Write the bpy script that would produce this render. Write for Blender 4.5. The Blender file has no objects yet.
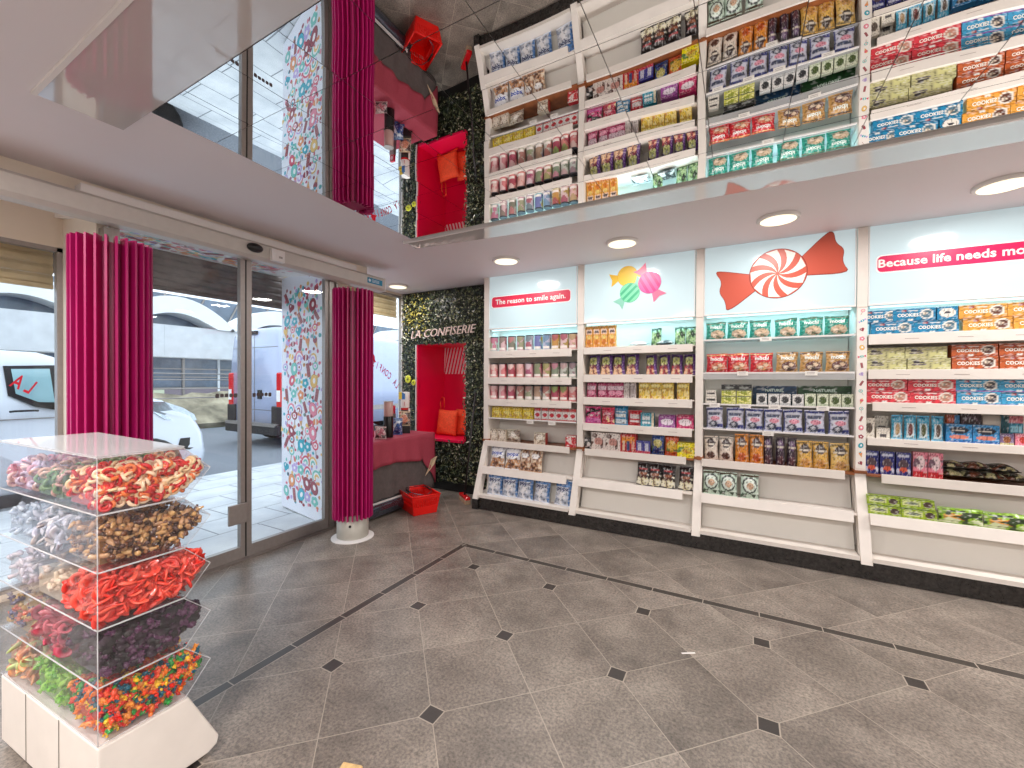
import bpy, math, random
from mathutils import Vector, Matrix
random.seed(7)
PI = math.pi
SC = bpy.context.scene
COL = SC.collection
# ------------------------------------------------------------------ camera, world, exposure
CAM_F, CAM_H = 416.26, 1.28
YAW, PITCH, ROLL = math.radians(28.66), math.radians(-0.485), math.radians(0.301)
def cam_axes():
    cy, sy = math.cos(YAW), math.sin(YAW); cp, sp = math.cos(PITCH), math.sin(PITCH); cr, sr = math.cos(ROLL), math.sin(ROLL)
    fw = Vector((-sy, cy, 0)); r = Vector((cy, sy, 0)); u = Vector((0, 0, 1))
    f2 = fw*cp+u*sp; u2 = u*cp-fw*sp
    return r*cr+u2*sr, u2*cr-r*sr, f2
cr_, cu_, cf_ = cam_axes()
cam = bpy.data.cameras.new('camera'); cam.sensor_width = 36; cam.lens = CAM_F/1024*36; cam.clip_start = .02; cam.clip_end = 200
co = bpy.data.objects.new('camera', cam); COL.objects.link(co)
co.matrix_world = Matrix(((cr_.x, cu_.x, -cf_.x, 0), (cr_.y, cu_.y, -cf_.y, 0), (cr_.z, cu_.z, -cf_.z, CAM_H), (0, 0, 0, 1)))
SC.camera = co
def at(x, y, Y):                                  # where a line of sight meets the vertical plane Y, used once to measure rows of goods
    d = cr_*((x-512)/CAM_F)-cu_*((y-384)/CAM_F)+cf_
    t = Y/d.y
    return Vector((0, 0, CAM_H))+d*t
w = bpy.data.worlds.new('sky'); SC.world = w; w.use_nodes = True
bgn = w.node_tree.nodes['Background']; bgn.inputs[0].default_value = (.80, .90, 1.0, 1); bgn.inputs[1].default_value = 1.35
vs = SC.view_settings
vs.view_transform = 'Standard'; vs.look = 'None'; vs.gamma = 1; vs.exposure = 0.75; vs.use_curve_mapping = False
SC.cycles.transparent_max_bounces = 40; SC.cycles.max_bounces = 10; SC.cycles.diffuse_bounces = 5
SC.cycles.sample_clamp_indirect = 6; SC.cycles.caustics_reflective = False; SC.cycles.caustics_refractive = False
LAMP_W = 19.0        # watts of one added fill downlight
LAMP_C = (1.0, .965, .94)
PANEL_E = .95        # backlit boards
CEIL = 2.34

# ------------------------------------------------------------------ colours, materials
def lin(c):
    return tuple((v/255/12.92 if v/255 <= .04045 else ((v/255+.055)/1.055)**2.4) for v in c)
WHITE = lin((236, 232, 228))
class S:                                           # tiny wrapper: arithmetic on shader sockets
    nt = None
    def __init__(s, k): s.k = k
    @staticmethod
    def m(op, *a):
        n = S.nt.nodes.new('ShaderNodeMath'); n.operation = op
        for i, v in enumerate(a):
            if isinstance(v, S): S.nt.links.new(v.k, n.inputs[i])
            else: n.inputs[i].default_value = v
        return S(n.outputs[0])
    def __add__(a, b): return S.m('ADD', a, b)
    def __sub__(a, b): return S.m('SUBTRACT', a, b)
    def __mul__(a, b): return S.m('MULTIPLY', a, b)
    def lt(a, b): return S.m('LESS_THAN', a, b)
    def gt(a, b): return S.m('GREATER_THAN', a, b)
    def abs(a): return S.m('ABSOLUTE', a)
    def rnd(a): return (a-S.m('ROUND', a)).abs()
    def mx(a, b): return S.m('MAXIMUM', a, b)
    def mn(a, b): return S.m('MINIMUM', a, b)
def newmat(name):
    m = bpy.data.materials.new(name); m.use_nodes = True
    S.nt = m.node_tree
    return m, m.node_tree, m.node_tree.nodes, m.node_tree.links, m.node_tree.nodes['Principled BSDF']
def mixc(nt, f, a, b):
    n = nt.nodes.new('ShaderNodeMix'); n.data_type = 'RGBA'
    for i, v in ((0, f), (6, a), (7, b)):
        if isinstance(v, S): nt.links.new(v.k, n.inputs[i])
        elif hasattr(v, 'is_output'): nt.links.new(v, n.inputs[i])
        elif i == 0: n.inputs[0].default_value = v
        else: n.inputs[i].default_value = (*v[:3], 1)
    return n.outputs[2]
def noise(nt, scale, detail=3, vec=None, rough=.55):
    n = nt.nodes.new('ShaderNodeTexNoise'); n.inputs['Scale'].default_value = scale; n.inputs['Detail'].default_value = detail
    n.inputs['Roughness'].default_value = rough
    if vec: nt.links.new(vec, n.inputs['Vector'])
    return n.outputs['Fac']
def ramp(nt, fac, stops):
    n = nt.nodes.new('ShaderNodeValToRGB'); nt.links.new(fac, n.inputs[0])
    e = n.color_ramp.elements
    e[0].position, e[0].color = stops[0][0], (*stops[0][1], 1); e[1].position, e[1].color = stops[1][0], (*stops[1][1], 1)
    for p, c in stops[2:]:
        k = e.new(p); k.color = (*c, 1)
    return n.outputs[0]
def plain(name, c, rough=.5, metal=0, nz=None, amt=.12, bump=0, spec=.5, coat=0):
    m, nt, N, L, P = newmat(name)
    P.inputs['Roughness'].default_value = rough; P.inputs['Metallic'].default_value = metal
    P.inputs['Specular IOR Level'].default_value = spec; P.inputs['Coat Weight'].default_value = coat
    P.inputs['Coat Roughness'].default_value = .05
    tc = N.new('ShaderNodeTexCoord')
    f = noise(nt, nz or 6, 4, tc.outputs['Object'])
    c2 = tuple(v*(1-amt) for v in c)
    L.new(ramp(nt, f, [(.3, c2), (.7, tuple(min(1, v*(1+amt*.4)) for v in c))]), P.inputs['Base Color'])
    if bump:
        b = N.new('ShaderNodeBump'); b.inputs['Strength'].default_value = bump; b.inputs['Distance'].default_value = .002
        L.new(f, b.inputs['Height']); L.new(b.outputs[0], P.inputs['Normal'])
    return m
def printed(name, rough=.35, metal=0, spec=.5, bump=0, nscale=30, sss=0, coat=0):   # colour comes from the printed pattern stored on the mesh
    m, nt, N, L, P = newmat(name)
    P.inputs['Roughness'].default_value = rough; P.inputs['Metallic'].default_value = metal; P.inputs['Specular IOR Level'].default_value = spec
    P.inputs['Coat Weight'].default_value = coat
    a = N.new('ShaderNodeAttribute'); a.attribute_name = 'print'
    L.new(a.outputs['Color'], P.inputs['Base Color'])
    if bump:
        tc = N.new('ShaderNodeTexCoord'); f = noise(nt, nscale, 2, tc.outputs['Object'])
        b = N.new('ShaderNodeBump'); b.inputs['Strength'].default_value = bump; b.inputs['Distance'].default_value = .01
        L.new(f, b.inputs['Height']); L.new(b.outputs[0], P.inputs['Normal'])
    if sss:
        P.inputs['Subsurface Weight'].default_value = sss; P.inputs['Subsurface Radius'].default_value = (.01, .005, .004)
    return m
def sheet(name, tint, f0, rough=.02, haze=0.0):          # thin clear sheet: see-through plus a Fresnel reflection
    m, nt, N, L, P = newmat(name); N.remove(P)
    out = N['Material Output']
    t = N.new('ShaderNodeBsdfTransparent'); t.inputs[0].default_value = (*tint, 1)
    g = N.new('ShaderNodeBsdfGlossy'); g.inputs['Roughness'].default_value = rough; g.inputs[0].default_value = (1, 1, 1, 1)
    lw = N.new('ShaderNodeLayerWeight'); lw.inputs[0].default_value = .5
    fr = S.m('POWER', S(lw.outputs['Facing']), 4.5)*(.5*f0)+S.m('ADD', .02*f0, 0.0)
    mx = N.new('ShaderNodeMixShader'); L.new(fr.k, mx.inputs[0]); L.new(t.outputs[0], mx.inputs[1]); L.new(g.outputs[0], mx.inputs[2])
    last = mx.outputs[0]
    if haze:
        d = N.new('ShaderNodeBsdfDiffuse'); d.inputs[0].default_value = (.85, .85, .86, 1)
        m2 = N.new('ShaderNodeMixShader'); m2.inputs[0].default_value = haze
        L.new(last, m2.inputs[1]); L.new(d.outputs[0], m2.inputs[2]); last = m2.outputs[0]
    L.new(last, out.inputs[0])
    return m
def glow(name, c, s, spec_r=None):
    m, nt, N, L, P = newmat(name)
    P.inputs['Base Color'].default_value = (*c, 1); P.inputs['Emission Color'].default_value = (*c, 1); P.inputs['Emission Strength'].default_value = s
    P.inputs['Roughness'].default_value = spec_r if spec_r is not None else .4
    return m
M = {}
M['film'] = printed('printed_film', .28, spec=.6, bump=.35, nscale=28)
M['card'] = printed('printed_card', .42)
M['print'] = printed('printed_vinyl', .35)
M['gummy'] = printed('gummy_candy', .22, spec=.6, coat=.3)
M['leaf'] = printed('leaf', .3, spec=.6)
M['wood_white'] = plain('white_painted_wood', lin((238, 230, 222)), .45, nz=9, amt=.05)
M['board'] = plain('grey_white_board', lin((226, 222, 214)), .5, nz=3, amt=.04)
M['brown_wood'] = plain('brown_wood', lin((150, 88, 50)), .45, nz=14, amt=.35)
M['stone'] = plain('black_granite', lin((52, 48, 46)), .25, nz=60, amt=.75)
M['white'] = plain('white_paint', lin((232, 228, 226)), .6, nz=2, amt=.03)
M['ceil'] = plain('ceiling_paint', lin((228, 221, 224)), .6, nz=1, amt=.02)
M['cream'] = plain('cream_paint', lin((236, 224, 208)), .5, nz=3, amt=.04)
M['gloss_white'] = plain('gloss_white', lin((205, 199, 198)), .04, nz=1, amt=.02, spec=1.0, coat=1.0)
M['alu'] = plain('aluminium', lin((160, 152, 148)), .38, .5, nz=40, amt=.08)
M['alu_dark'] = plain('grey_aluminium', lin((150, 143, 138)), .35, .7, nz=40, amt=.1)
M['operator'] = plain('beige_grey_casing', lin((205, 199, 192)), .45, .15, nz=20, amt=.05)
M['black'] = plain('black_plastic', lin((22, 22, 24)), .3, nz=20, amt=.2)
M['chrome'] = plain('bluish_metal', lin((120, 128, 145)), .18, .85, nz=5, amt=.1)
M['magenta'] = plain('magenta_lacquer', lin((184, 24, 104)), .35, nz=8, amt=.08)
M['concrete_pipe'] = plain('grey_pipe', lin((186, 182, 172)), .45, .2, nz=8, amt=.12)
M['pink_wall'] = plain('crimson_lacquer', lin((240, 18, 78)), .35, nz=3, amt=.1)
M['orange'] = plain('orange_cloth', lin((246, 88, 48)), .8, nz=50, amt=.2, bump=.4)
M['cloth'] = plain('burgundy_cloth', lin((168, 62, 80)), .75, nz=90, amt=.12, bump=.2)
M['grey_cloth'] = plain('grey_cloth', lin((98, 88, 86)), .85, nz=30, amt=.2)
M['beige_cloth'] = plain('beige_cloth', lin((205, 180, 150)), .8, nz=30, amt=.15)
M['red_plastic'] = plain('red_plastic', lin((232, 22, 14)), .3, nz=10, amt=.08)
M['bristle'] = plain('bristle', lin((196, 168, 140)), .9, nz=80, amt=.4)
M['shutter_beige'] = plain('beige_slats', lin((206, 180, 140)), .5, .1, nz=12, amt=.15)
M['shutter_dark'] = plain('dark_slats', lin((128, 116, 112)), .5, .3, nz=12, amt=.25)
M['van_white'] = plain('white_car_paint', lin((214, 220, 232)), .18, nz=1, amt=.02, coat=1)
M['van_grey'] = plain('pale_lilac_car_paint', lin((178, 186, 214)), .22, nz=1, amt=.03, coat=1)
M['tyre'] = plain('tyre', lin((30, 30, 34)), .8, nz=10, amt=.2)
M['car_glass'] = plain('car_glass', lin((150, 190, 200)), .06, nz=2, amt=.25, spec=1)
M['car_glass_dark'] = plain('dark_car_glass', lin((60, 74, 84)), .06, nz=2, amt=.3, spec=1)
M['tail'] = plain('red_lens', lin((214, 30, 36)), .15, nz=30, amt=.2)
M['lens'] = plain('clear_lens', lin((190, 200, 210)), .1, .6, nz=40, amt=.3)
M['red'] = plain('red_vinyl', lin((206, 30, 54)), .4, nz=10, amt=.06)
M['text_white'] = plain('white_lettering', lin((250, 246, 242)), .4, nz=10, amt=.02)
M['text_pink'] = plain('pinkish_white_lettering', lin((238, 214, 206)), .35, nz=10, amt=.02)
M['text_dark'] = plain('dark_lettering', lin((40, 34, 36)), .4, nz=10, amt=.02)
M['concrete'] = plain('pale_concrete', lin((214, 216, 220)), .7, nz=3, amt=.12)
M['arch'] = plain('white_shell_concrete', lin((236, 238, 240)), .6, nz=2, amt=.06)
M['facade_glass'] = plain('blue_grey_glass', lin((98, 112, 130)), .25, nz=1.5, amt=.5, spec=.8)
M['rubble'] = plain('rubble', lin((176, 164, 140)), .9, nz=1.6, amt=.75, bump=.9)
M['kraft'] = plain('pale_wood', lin((222, 184, 128)), .6, nz=60, amt=.3)
M['glass'] = sheet('window_glass', (.95, .975, .98), .8, .0)
M['acrylic'] = sheet('clear_acrylic', (.985, .983, .985), .9, .01, .012)
M['edge'] = sheet('acrylic_edge', (.95, .92, .92), 1, .1, .5)
M['edge_clear'] = sheet('acrylic_lip', (.92, .93, .93), 1.6, .03, .3)
M['lampglow'] = glow('lamp_diffuser', (1.0, .90, .66), .75)
M['ledstrip'] = glow('led_strip', (.62, .92, 1.0), .9)
m, nt, N, L, P = newmat('mirror'); N.remove(P)
g = N.new('ShaderNodeBsdfGlossy'); g.inputs[0].default_value = (.86, .86, .85, 1); g.inputs['Roughness'].default_value = 0.0
tc = N.new('ShaderNodeNewGeometry'); f = noise(nt, 2.2, 0, tc.outputs['Position']); b = N.new('ShaderNodeBump'); b.inputs['Strength'].default_value = .22; b.inputs['Distance'].default_value = .01
L.new(f, b.inputs['Height']); L.new(b.outputs[0], g.inputs['Normal']); L.new(g.outputs[0], N['Material Output'].inputs[0]); M['mirror'] = m
# backlit board: acrylic face of a light box
m, nt, N, L, P = newmat('backlit_board')
P.inputs['Base Color'].default_value = (*lin((176, 198, 204)), 1); P.inputs['Roughness'].default_value = .12; P.inputs['Emission Color'].default_value = (.80, .955, 1.0, 1)
P.inputs['Emission Strength'].default_value = .2; P.inputs['Specular IOR Level'].default_value = .9; M['lightbox'] = m
# floor
OX, OY, TS = -1.589, 2.375, .565
m, nt, N, L, P = newmat('granite_tiles')
ge = N.new('ShaderNodeNewGeometry'); sx = N.new('ShaderNodeSeparateXYZ'); L.new(ge.outputs['Position'], sx.inputs[0])
x, y = S(sx.outputs[0]), S(sx.outputs[1])
a = (x-OX)*(1/TS); b = (y-OY)*(1/TS)
bx_, by_ = -1.868, 2.655
inside = (x.gt(bx_))*(y.lt(by_))
da = a.rnd().mx(b.rnd())
dia = da.lt(.058)*inside; diag = da.lt(.067)*inside
p_, q_ = a+b, a-b
seam = p_.rnd().mn(q_.rnd()).lt(.0042)
d1 = (x-bx_).abs(); d2 = (y-by_).abs()
on1 = y.lt(by_+.026); on2 = x.gt(bx_-.026)
bord = (d1.lt(.023)*on1).mx(d2.lt(.023)*on2); bordg = (d1.lt(.027)*on1).mx(d2.lt(.027)*on2)
jo = ((x-OX)*(1/(TS/2))).rnd().lt(.008)*d2.lt(.026)
jo2 = ((y-OY)*(1/(TS/2))).rnd().lt(.008)*d1.lt(.026)
cmb = N.new('ShaderNodeCombineXYZ'); L.new(S.m('FLOOR', p_).k, cmb.inputs[0]); L.new(S.m('FLOOR', q_).k, cmb.inputs[1])
wn = N.new('ShaderNodeTexWhiteNoise'); L.new(cmb.outputs[0], wn.inputs['Vector'])
off = N.new('ShaderNodeVectorMath'); off.operation = 'ADD'; L.new(ge.outputs['Position'], off.inputs[0]); L.new(wn.outputs['Color'], off.inputs[1])
big = noise(nt, 3.5, 6, off.outputs[0], .65); fine = noise(nt, 85, 3, ge.outputs['Position'], .7)
base = ramp(nt, big, [(.3, lin((104, 95, 88))), (.5, lin((133, 123, 114))), (.72, lin((160, 149, 138)))])
spk = ramp(nt, fine, [(.35, (.55, .55, .55)), (.5, (1, 1, 1)), (.68, (1.5, 1.45, 1.4))])
mul = N.new('ShaderNodeMix'); mul.data_type = 'RGBA'; mul.blend_type = 'MULTIPLY'; mul.inputs[0].default_value = .9; L.new(base, mul.inputs[6]); L.new(spk, mul.inputs[7])
tint = S(wn.outputs['Value'])*.22+S.m('ADD', .88, 0.0)
mul2 = N.new('ShaderNodeMix'); mul2.data_type = 'RGBA'; mul2.blend_type = 'MULTIPLY'; mul2.inputs[0].default_value = 1; L.new(mul.outputs[2], mul2.inputs[6]); L.new(tint.k, mul2.inputs[7])
grout = lin((176, 164, 150))
c = mixc(nt, seam, mul2.outputs[2], grout)
c = mixc(nt, diag, c, grout); c = mixc(nt, bordg, c, grout)
c = mixc(nt, dia, c, lin((62, 56, 53))); c = mixc(nt, bord, c, lin((66, 60, 56))); c = mixc(nt, jo.mx(jo2), c, grout)
L.new(c, P.inputs['Base Color']); P.inputs['Roughness'].default_value = .36; P.inputs['Specular IOR Level'].default_value = .5
bm_ = N.new('ShaderNodeBump'); bm_.inputs['Strength'].default_value = .25; bm_.inputs['Distance'].default_value = .003; L.new(fine, bm_.inputs['Height']); L.new(bm_.outputs[0], P.inputs['Normal'])
M['floor'] = m
# pavement outside
m, nt, N, L, P = newmat('pavement')
ge = N.new('ShaderNodeNewGeometry'); sx = N.new('ShaderNodeSeparateXYZ'); L.new(ge.outputs['Position'], sx.inputs[0])
x, y = S(sx.outputs[0]), S(sx.outputs[1])
row = S.m('FLOOR', x*(1/.42)); yy = y*(1/.62)+row*.5
sm = (x*(1/.42)).rnd().lt(.014).mx(yy.rnd().lt(.010))
base = ramp(nt, noise(nt, 2.5, 5, ge.outputs['Position']), [(.3, lin((186, 190, 196))), (.7, lin((222, 224, 226)))])
L.new(mixc(nt, sm, base, lin((120, 124, 130))), P.inputs['Base Color']); P.inputs['Roughness'].default_value = .5; M['pave'] = m
M['asphalt'] = plain('asphalt', lin((128, 132, 140)), .8, nz=40, amt=.3)

# ------------------------------------------------------------------ mesh builder
class Fr:                                            # a local frame: u, v across a face, w out of it
    def __init__(s, o, u, v, n=None):
        s.o, s.u, s.v = Vector(o), Vector(u), Vector(v); s.n = Vector(n) if n else s.u.cross(s.v).normalized()
    def __call__(s, a, b, c=0): return s.o+s.u*a+s.v*b+s.n*c
class MB:
    def __init__(s): s.V = []; s.F = []; s.C = []; s.K = []; s.sm = []
    def face(s, pts, c=(1, 1, 1), k=0, smooth=False):
        i = len(s.V); s.V.extend(tuple(p) for p in pts); s.F.append(tuple(range(i, i+len(pts)))); s.C.append(c); s.K.append(k); s.sm.append(smooth)
    def add(s, vs, fs, c=(1, 1, 1), k=0, smooth=False):
        i = len(s.V); s.V.extend(tuple(v) for v in vs)
        for j, f in enumerate(fs):
            s.F.append(tuple(q+i for q in f)); s.C.append(c[j] if isinstance(c, list) else c); s.K.append(k); s.sm.append(smooth)
    def box(s, x0, x1, y0, y1, z0, z1, c=(1, 1, 1), k=0, fr=None):
        v = [(x, y, z) for z in (z0, z1) for x, y in ((x0, y0), (x1, y0), (x1, y1), (x0, y1))]
        if fr: v = [fr(*p) for p in v]
        s.add(v, [(3, 2, 1, 0), (4, 5, 6, 7), (0, 1, 5, 4), (1, 2, 6, 5), (2, 3, 7, 6), (3, 0, 4, 7)], c, k)
        return s
    def prism(s, pts, a, b, c=(1, 1, 1), k=0, smooth=False):       # pts: list of (a) -> extruded between two point lists
        n = len(pts); P0 = [p for p in a]; P1 = [p for p in b]
        s.add(P0+P1, [tuple(range(n-1, -1, -1)), tuple(range(n, 2*n))]+[(i, (i+1) % n, n+(i+1) % n, n+i) for i in range(n)], c, k, smooth)
        return s
    def extr(s, pts, fr, w0, w1, c=(1, 1, 1), k=0):                 # pts in u, v; thickness w
        return s.prism(pts, [fr(u, v, w0) for u, v in pts], [fr(u, v, w1) for u, v in pts], c, k)
    def lathe(s, prof, n=16, o=(0, 0, 0), c=(1, 1, 1), k=0, ax='z', smooth=True, cols=None):
        vs = []
        for r, z in prof:
            for i in range(n):
                t = 2*PI*i/n; p = (r*math.cos(t), r*math.sin(t), z)
                if ax == 'x': p = (z, p[0], p[1])
                if ax == 'y': p = (p[1], z, p[0])
                vs.append((o[0]+p[0], o[1]+p[1], o[2]+p[2]))
        fs = []; cs = []
        for j in range(len(prof)-1):
            for i in range(n):
                fs.append((j*n+i, j*n+(i+1) % n, (j+1)*n+(i+1) % n, (j+1)*n+i)); cs.append(cols[j] if cols else c)
        s.add(vs, fs, cs, k, smooth)
        s.face([vs[i] for i in range(n-1, -1, -1)], cols[0] if cols else c, k); s.face(vs[-n:], cols[-1] if cols else c, k)
        return s
    def tube(s, pts, r, n=8, c=(1, 1, 1), k=0, closed=False):
        pts = [Vector(p) for p in pts]; vs = []; m = len(pts)
        for i, p in enumerate(pts):
            a = pts[(i-1) % m] if (i > 0 or closed) else p; b = pts[(i+1) % m] if (i < m-1 or closed) else p
            d = (b-a).normalized(); up = Vector((0, 0, 1)) if abs(d.z) < .95 else Vector((1, 0, 0))
            e1 = d.cross(up).normalized(); e2 = d.cross(e1)
            for j in range(n):
                t = 2*PI*j/n; vs.append(p+e1*(r*math.cos(t))+e2*(r*math.sin(t)))
        fs = [(i*n+j, i*n+(j+1) % n, ((i+1) % m)*n+(j+1) % n, ((i+1) % m)*n+j) for i in range(m if closed else m-1) for j in range(n)]
        if not closed: fs += [tuple(range(n-1, -1, -1)), tuple(range((m-1)*n, m*n))]
        s.add(vs, fs, c, k, True)
        return s
    def ell(s, ce, ra, n=10, m=6, c=(1, 1, 1), k=0, rot=None):
        vs = []; R_ = rot or Matrix.Identity(3)
        for j in range(m+1):
            ph = PI*j/m
            for i in range(n):
                t = 2*PI*i/n; v = R_ @ Vector((ra[0]*math.sin(ph)*math.cos(t), ra[1]*math.sin(ph)*math.sin(t), ra[2]*math.cos(ph)))
                vs.append(Vector(ce)+v)
        s.add(vs, [(j*n+i, (j+1)*n+i, (j+1)*n+(i+1) % n, j*n+(i+1) % n) for j in range(m) for i in range(n)], c, k, True)
        return s
    def mesh(s, name, mats):
        me = bpy.data.meshes.new(name); me.from_pydata(s.V, [], s.F)
        for m_ in (mats if isinstance(mats, (list, tuple)) else [mats]): me.materials.append(M[m_] if isinstance(m_, str) else m_)
        at_ = me.color_attributes.new('print', 'FLOAT_COLOR', 'CORNER'); buf = []
        for f, c in zip(s.F, s.C):
            if isinstance(c[0], tuple):
                for q in c: buf.extend((*q, 1))
            else: buf.extend((*c, 1)*len(f))
        at_.data.foreach_set('color', buf)
        me.polygons.foreach_set('material_index', s.K); me.polygons.foreach_set('use_smooth', s.sm)
        me.update()
        return me
    def obj(s, name, mats, parent=None, loc=None):
        o = bpy.data.objects.new(name, s.mesh(name, mats)); COL.objects.link(o)
        if parent: o.parent = parent
        if loc: o.location = loc
        return o
def bevel(o, w=.004, n=2):
    md = o.modifiers.new('bevel', 'BEVEL'); md.width = w; md.segments = n; md.limit_method = 'ANGLE'; return o
def weld(o):
    import bmesh
    b = bmesh.new(); b.from_mesh(o.data); bmesh.ops.remove_doubles(b, verts=b.verts, dist=1e-5); bmesh.ops.recalc_face_normals(b, faces=b.faces); b.to_mesh(o.data); b.free(); return o
def tag(o, label, cat, group=None):
    o['label'] = label; o['category'] = cat
    if group: o['group'] = group
    return o
def thing(name, label, cat, loc=(0, 0, 0), group=None):
    o = bpy.data.objects.new(name, None); o.empty_display_size = .1; COL.objects.link(o); o.location = loc
    return tag(o, label, cat, group)
def struct(mb, name, mats):
    o = mb.obj(name, mats); o['kind'] = 'structure'; return o
def text_mesh(txt, size, shear=0, bold=0, depth=0):
    cu = bpy.data.curves.new('t', 'FONT'); cu.body = txt; cu.size = size; cu.shear = shear; cu.offset = bold*size; cu.extrude = depth; cu.resolution_u = 2
    cu.align_x = 'CENTER'; cu.align_y = 'CENTER'
    o = bpy.data.objects.new('t', cu); me = bpy.data.meshes.new_from_object(o)
    V = [tuple(v.co) for v in me.vertices]; F = [tuple(p.vertices) for p in me.polygons]
    bpy.data.objects.remove(o); bpy.data.curves.remove(cu); bpy.data.meshes.remove(me)
    return V, F
def add_text(mb, txt, fr, u, v, size, c=(1, 1, 1), k=0, width=None, w=.0006, shear=0, bold=0, depth=0, surf=None, mirror=False, rot=0):
    V, F = text_mesh(txt, size, shear, bold, depth)
    if not V: return
    W_ = max(p[0] for p in V)-min(p[0] for p in V)
    sc = (width/W_) if width else 1
    cs, sn = math.cos(rot), math.sin(rot); out = []
    for a_, b_, c_ in V:
        a_ *= sc*(-1 if mirror else 1); a_, b_ = a_*cs-b_*sn, a_*sn+b_*cs
        out.append(surf(u+a_, v+b_, w+c_+depth) if surf else fr(u+a_, v+b_, w+c_+depth))
    mb.add(out, F, c, k)
def ellipse(ru, rv, n=16, rot=0, cu=0, cv=0):
    r = []
    for i in range(n):
        a_, b_ = ru*math.cos(2*PI*i/n), rv*math.sin(2*PI*i/n)
        r.append((cu+a_*math.cos(rot)-b_*math.sin(rot), cv+a_*math.sin(rot)+b_*math.cos(rot)))
    return r
def flat(mb, fr, pts, c, k=0, w=.0005): mb.face([fr(u, v, w) for u, v in pts], c, k)
def rrect(u0, v0, u1, v1, r, n=4):
    o = []
    for cu, cv, a0 in ((u1-r, v1-r, 0), (u0+r, v1-r, PI/2), (u0+r, v0+r, PI), (u1-r, v0+r, 1.5*PI)):
        for i in range(n+1):
            t = a0+PI/2*i/n; o.append((cu+r*math.cos(t), cv+r*math.sin(t)))
    return o
# ------------------------------------------------------------------ the room
b = MB(); b.box(-3.14, 4.5, -4.0, 3.96, -.1, 0); b.box(-3.72, -3.14, 2.62, 3.96, -.1, 0); b.box(-3.72, -3.14, -4.0, .93, -.1, 0); struct(b, 'floor', 'floor')
b = MB(); b.box(-3.72, 4.5, -4.0, 3.96, CEIL, CEIL+.12); struct(b, 'ceiling', 'ceil')
b = MB()
NX0, NX1, NZ0, NZ1, NY = -3.39, -2.73, .60, 1.70, 4.35
b.box(-3.78, NX0-.013, 3.92, 4.0, 0, CEIL); b.box(NX1+.013, 4.5, 3.92, 4.0, 0, CEIL); b.box(NX0-.013, NX1+.013, 3.92, 4.0, 0, NZ0-.036); b.box(NX0-.013, NX1+.013, 3.92, 4.0, NZ1+.013, CEIL); struct(b, 'wall_back', 'white')
b = MB(); b.box(4.5, 4.6, -4.1, 4.0, 0, CEIL); struct(b, 'wall_right', 'white')
b = MB(); b.box(-3.8, 4.6, -4.1, -4.0, 0, CEIL); struct(b, 'wall_front', 'white')
b = MB()
b.box(-3.16, -3.10, -4.0, 2.8, 2.20, CEIL); b.box(-3.78, -3.68, -4, -.9, 0, CEIL); b.box(-3.78, -3.68, -.9, .93, 0, .04); b.box(-3.78, -3.68, 2.66, 3.92, 0, .25)
b.box(-3.78, -3.68, -.9, .93, 2.08, CEIL); b.box(-3.78, -3.68, 2.66, 3.92, 2.315, CEIL); b.box(-3.78, -3.16, .93, .975, 0, CEIL)
P0 = [(-3.16, 2.425), (-4.06, 2.589), (-4.06, 2.66), (-3.16, 2.66)]
b.prism(P0, [(x, y, 0) for x, y in P0], [(x, y, CEIL) for x, y in P0])
struct(b, 'wall_left', 'cream')
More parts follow.
